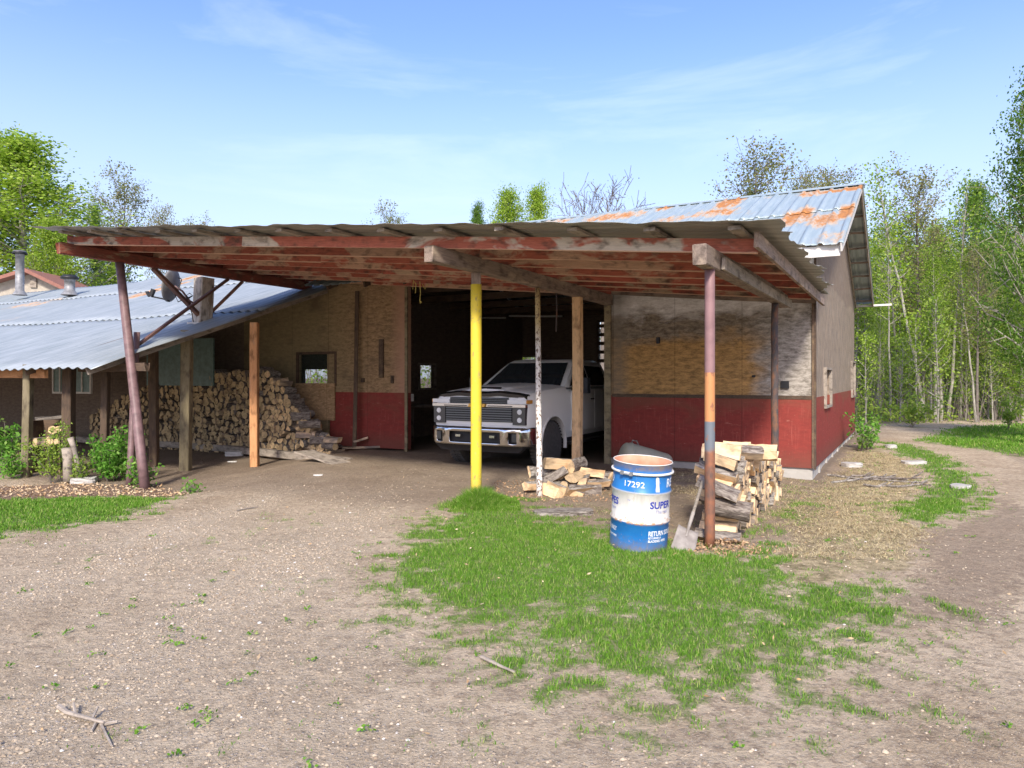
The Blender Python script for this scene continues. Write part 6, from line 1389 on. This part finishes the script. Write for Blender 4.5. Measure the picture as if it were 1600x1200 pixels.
for (n, box, w, hs) in ((420000, (-3.2, 7, 3.0, 9.9), .0055, 1.0), (60000, (-1.1, .1, 8.8, 10.0), .008, 1.1), (150000, (-12, -4.3, 7, 12.6), .010, 1.15), (120000, (4, 16, 8, 19), .012, 1.3), (60000, (11, 30, 17, 30), .03, 2.0), (25000, (-4.5, 2, 2.8, 8), .006, .8)):
    V, Fc = grow(n, box, lambda m, x, y: m[0]**2.3+.006*(m[0] > .02), lambda m, x, y: (.016+.030*m[0])*hs*tall(x, y), w, r3, .7); Vs.append(V); Fs.append(Fc+o_); o_ += len(V)
o = bigmesh('grass', np.concatenate(Vs), np.concatenate(Fs), 3, GRASS, 'stuff'); tag(o, 'short bright green grass of the lawn and track edges', 'grass')
Vs, Fs, o_ = [], [], 0
for (n, box, w) in ((190000, (2.5, 12, 6.5, 16), .007), (30000, (-1, 5, 7.5, 13), .006)):
    V, Fc = grow(n, box, lambda m, x, y: m[1]*.9, lambda m, x, y: .035+0*x, w, r3, 2.6); Vs.append(V); Fs.append(Fc+o_); o_ += len(V)
o = bigmesh('dry_grass', np.concatenate(Vs), np.concatenate(Fs), 3, STRAW, 'stuff'); tag(o, 'matted pale dry grass right of the garage corner', 'grass')
# pebbles
k = M_('pebbles', .85, 0, .25); i = k.island(); c = k.mix(i, (.27, .205, .14), (.50, .41, .295)); c = k.mix(k.mr(k.ma('FRACT', k.ma('MULTIPLY', i, 9.7)), .97, .98), c, (.58, .54, .48)); k.col(c)
def pebbles(x, y, s, r):
    n = len(x); a = r.uniform(0, 6.283, n); e = r.uniform(.6, 1, n); fl = r.uniform(.35, .7, n); z = gz(x, y)+s*fl*.2; V = []
    for q in range(5):
        an = a+q*2*np.pi/5; rr_ = s*r.uniform(.75, 1.15, n); V.append(np.stack([x+np.cos(an)*rr_, y+np.sin(an)*rr_*e, z], 1))
    for q in range(3):
        an = a+.5+q*2*np.pi/3; rr_ = s*.45*r.uniform(.7, 1.2, n); V.append(np.stack([x+np.cos(an)*rr_, y+np.sin(an)*rr_*e, z+s*fl*r.uniform(.8, 1.1, n)], 1))
    V = np.stack(V, 1).reshape(-1, 3); b = (np.arange(n)*8)[:, None]
    T_ = np.array([(0,1,5), (1,6,5), (1,2,6), (2,3,6), (3,7,6), (3,4,7), (4,0,7), (0,5,7), (5,6,7)]); Fc = (b[:, :, None]+T_[None]).reshape(-1, 3); return V, Fc
Vs, Fs, o_ = [], [], 0
for (n, box, lo, hi) in ((52000, (-6, 5.5, 2.6, 6.5), .003, .009), (9000, (-6, 5.5, 2.6, 8), .007, .018), (15000, (-5, 5.5, 2.6, 7), .006, .015), (7000, (-8, 5, 6, 11), .010, .020), (26000, (-8, 4, 6, 13), .006, .014), (3000, (3, 9, 3, 9), .004, .010)):
    x, y = scatter(n, *box, r3); m = masks(x, y); kp = r3.random(n) < (.12+.88*m[3]**1.5)*(1-m[0])*(1-m[4]*.7); x, y = x[kp], y[kp]; V, Fc = pebbles(x, y, lo+(hi-lo)*r3.random(len(x))**2.2, r3); Vs.append(V); Fs.append(Fc+o_); o_ += len(V)
o = bigmesh('gravel', np.concatenate(Vs), np.concatenate(Fs), 3, k.m, 'stuff'); tag(o, 'loose pale pebbles strewn over the driveway', 'gravel')
# clods, bark crumbs, dead leaves
k = M_('dead_leaf', .8, 0, .2); i = k.island(); k.col(k.mix(i, (.42, .26, .13), (.62, .50, .33)))
x, y = scatter(1500, -3, 8, 3, 12, r3); m = masks(x, y); kp = r3.random(1500) < .25+.5*m[1]; x, y = x[kp], y[kp]; V, Fc = leaves(np.stack([x, y, gz(x, y)+.02+.03*m[0][kp]], 1), .034, r3, .45, 1.0)
x, y = scatter(4200, -13, -4.5, 10.5, 13, r3); m = masks(x, y); kp = m[5] > .4; x, y = x[kp], y[kp]; V2, F2 = leaves(np.stack([x, y, gz(x, y)+.02], 1), .055, r3, .4, 1.0)
o = bigmesh('dead_leaves', np.concatenate([V, V2]), np.concatenate([Fc, F2+len(V)]), 4, k.m, 'stuff'); tag(o, 'scattered dead leaves and bark mulch', 'leaves')
k = M_('wood_chips', .9, 0, .2); i = k.island(); k.col(k.mix(i, (.50, .34, .20), (.30, .18, .10)))
cx0 = NEAR.x+.12; n_ = 500; x = r3.normal(cx0, .22, n_); y = r3.normal(NEAR.y-.12, .16, n_); z = gz(x, y)+.02+.06*np.exp(-((x-cx0)**2+(y-NEAR.y)**2)/.04)*r3.random(n_)
V, Fc = leaves(np.stack([x, y, z], 1), .04, r3, .4, .6)
x, y = scatter(500, -.3, 1.6, 9.5, 11.5, r3); V2, F2 = leaves(np.stack([x, y, gz(x, y)+.015], 1), .045, r3, .4, .9)
o = bigmesh('wood_chips', np.concatenate([V, V2]), np.concatenate([Fc, F2+len(V)]), 4, k.m, 'stuff'); tag(o, 'splinters and wood chips around the foot of the firewood', 'wood chips')
# broad leaved weeds on the gravel
x, y = scatter(520, -4, 6, 3.0, 7.5, r3); m = masks(x, y); kp = (r3.random(520) < .6*(1-m[0]))&(fbm(x*1.2, y*1.2, 61) > .48); x, y = x[kp], y[kp]
xx = np.repeat(x, 14)+r3.normal(0, .022, len(x)*14); yy = np.repeat(y, 14)+r3.normal(0, .022, len(x)*14); V, Fc = leaves(np.stack([xx, yy, gz(xx, yy)+.012+.012*r3.random(len(xx))], 1), .022, r3, .6, .9)
o = bigmesh('weeds', V, Fc, 4, GRASS, 'stuff'); tag(o, 'tiny green weeds sprouting through the gravel', 'weeds')
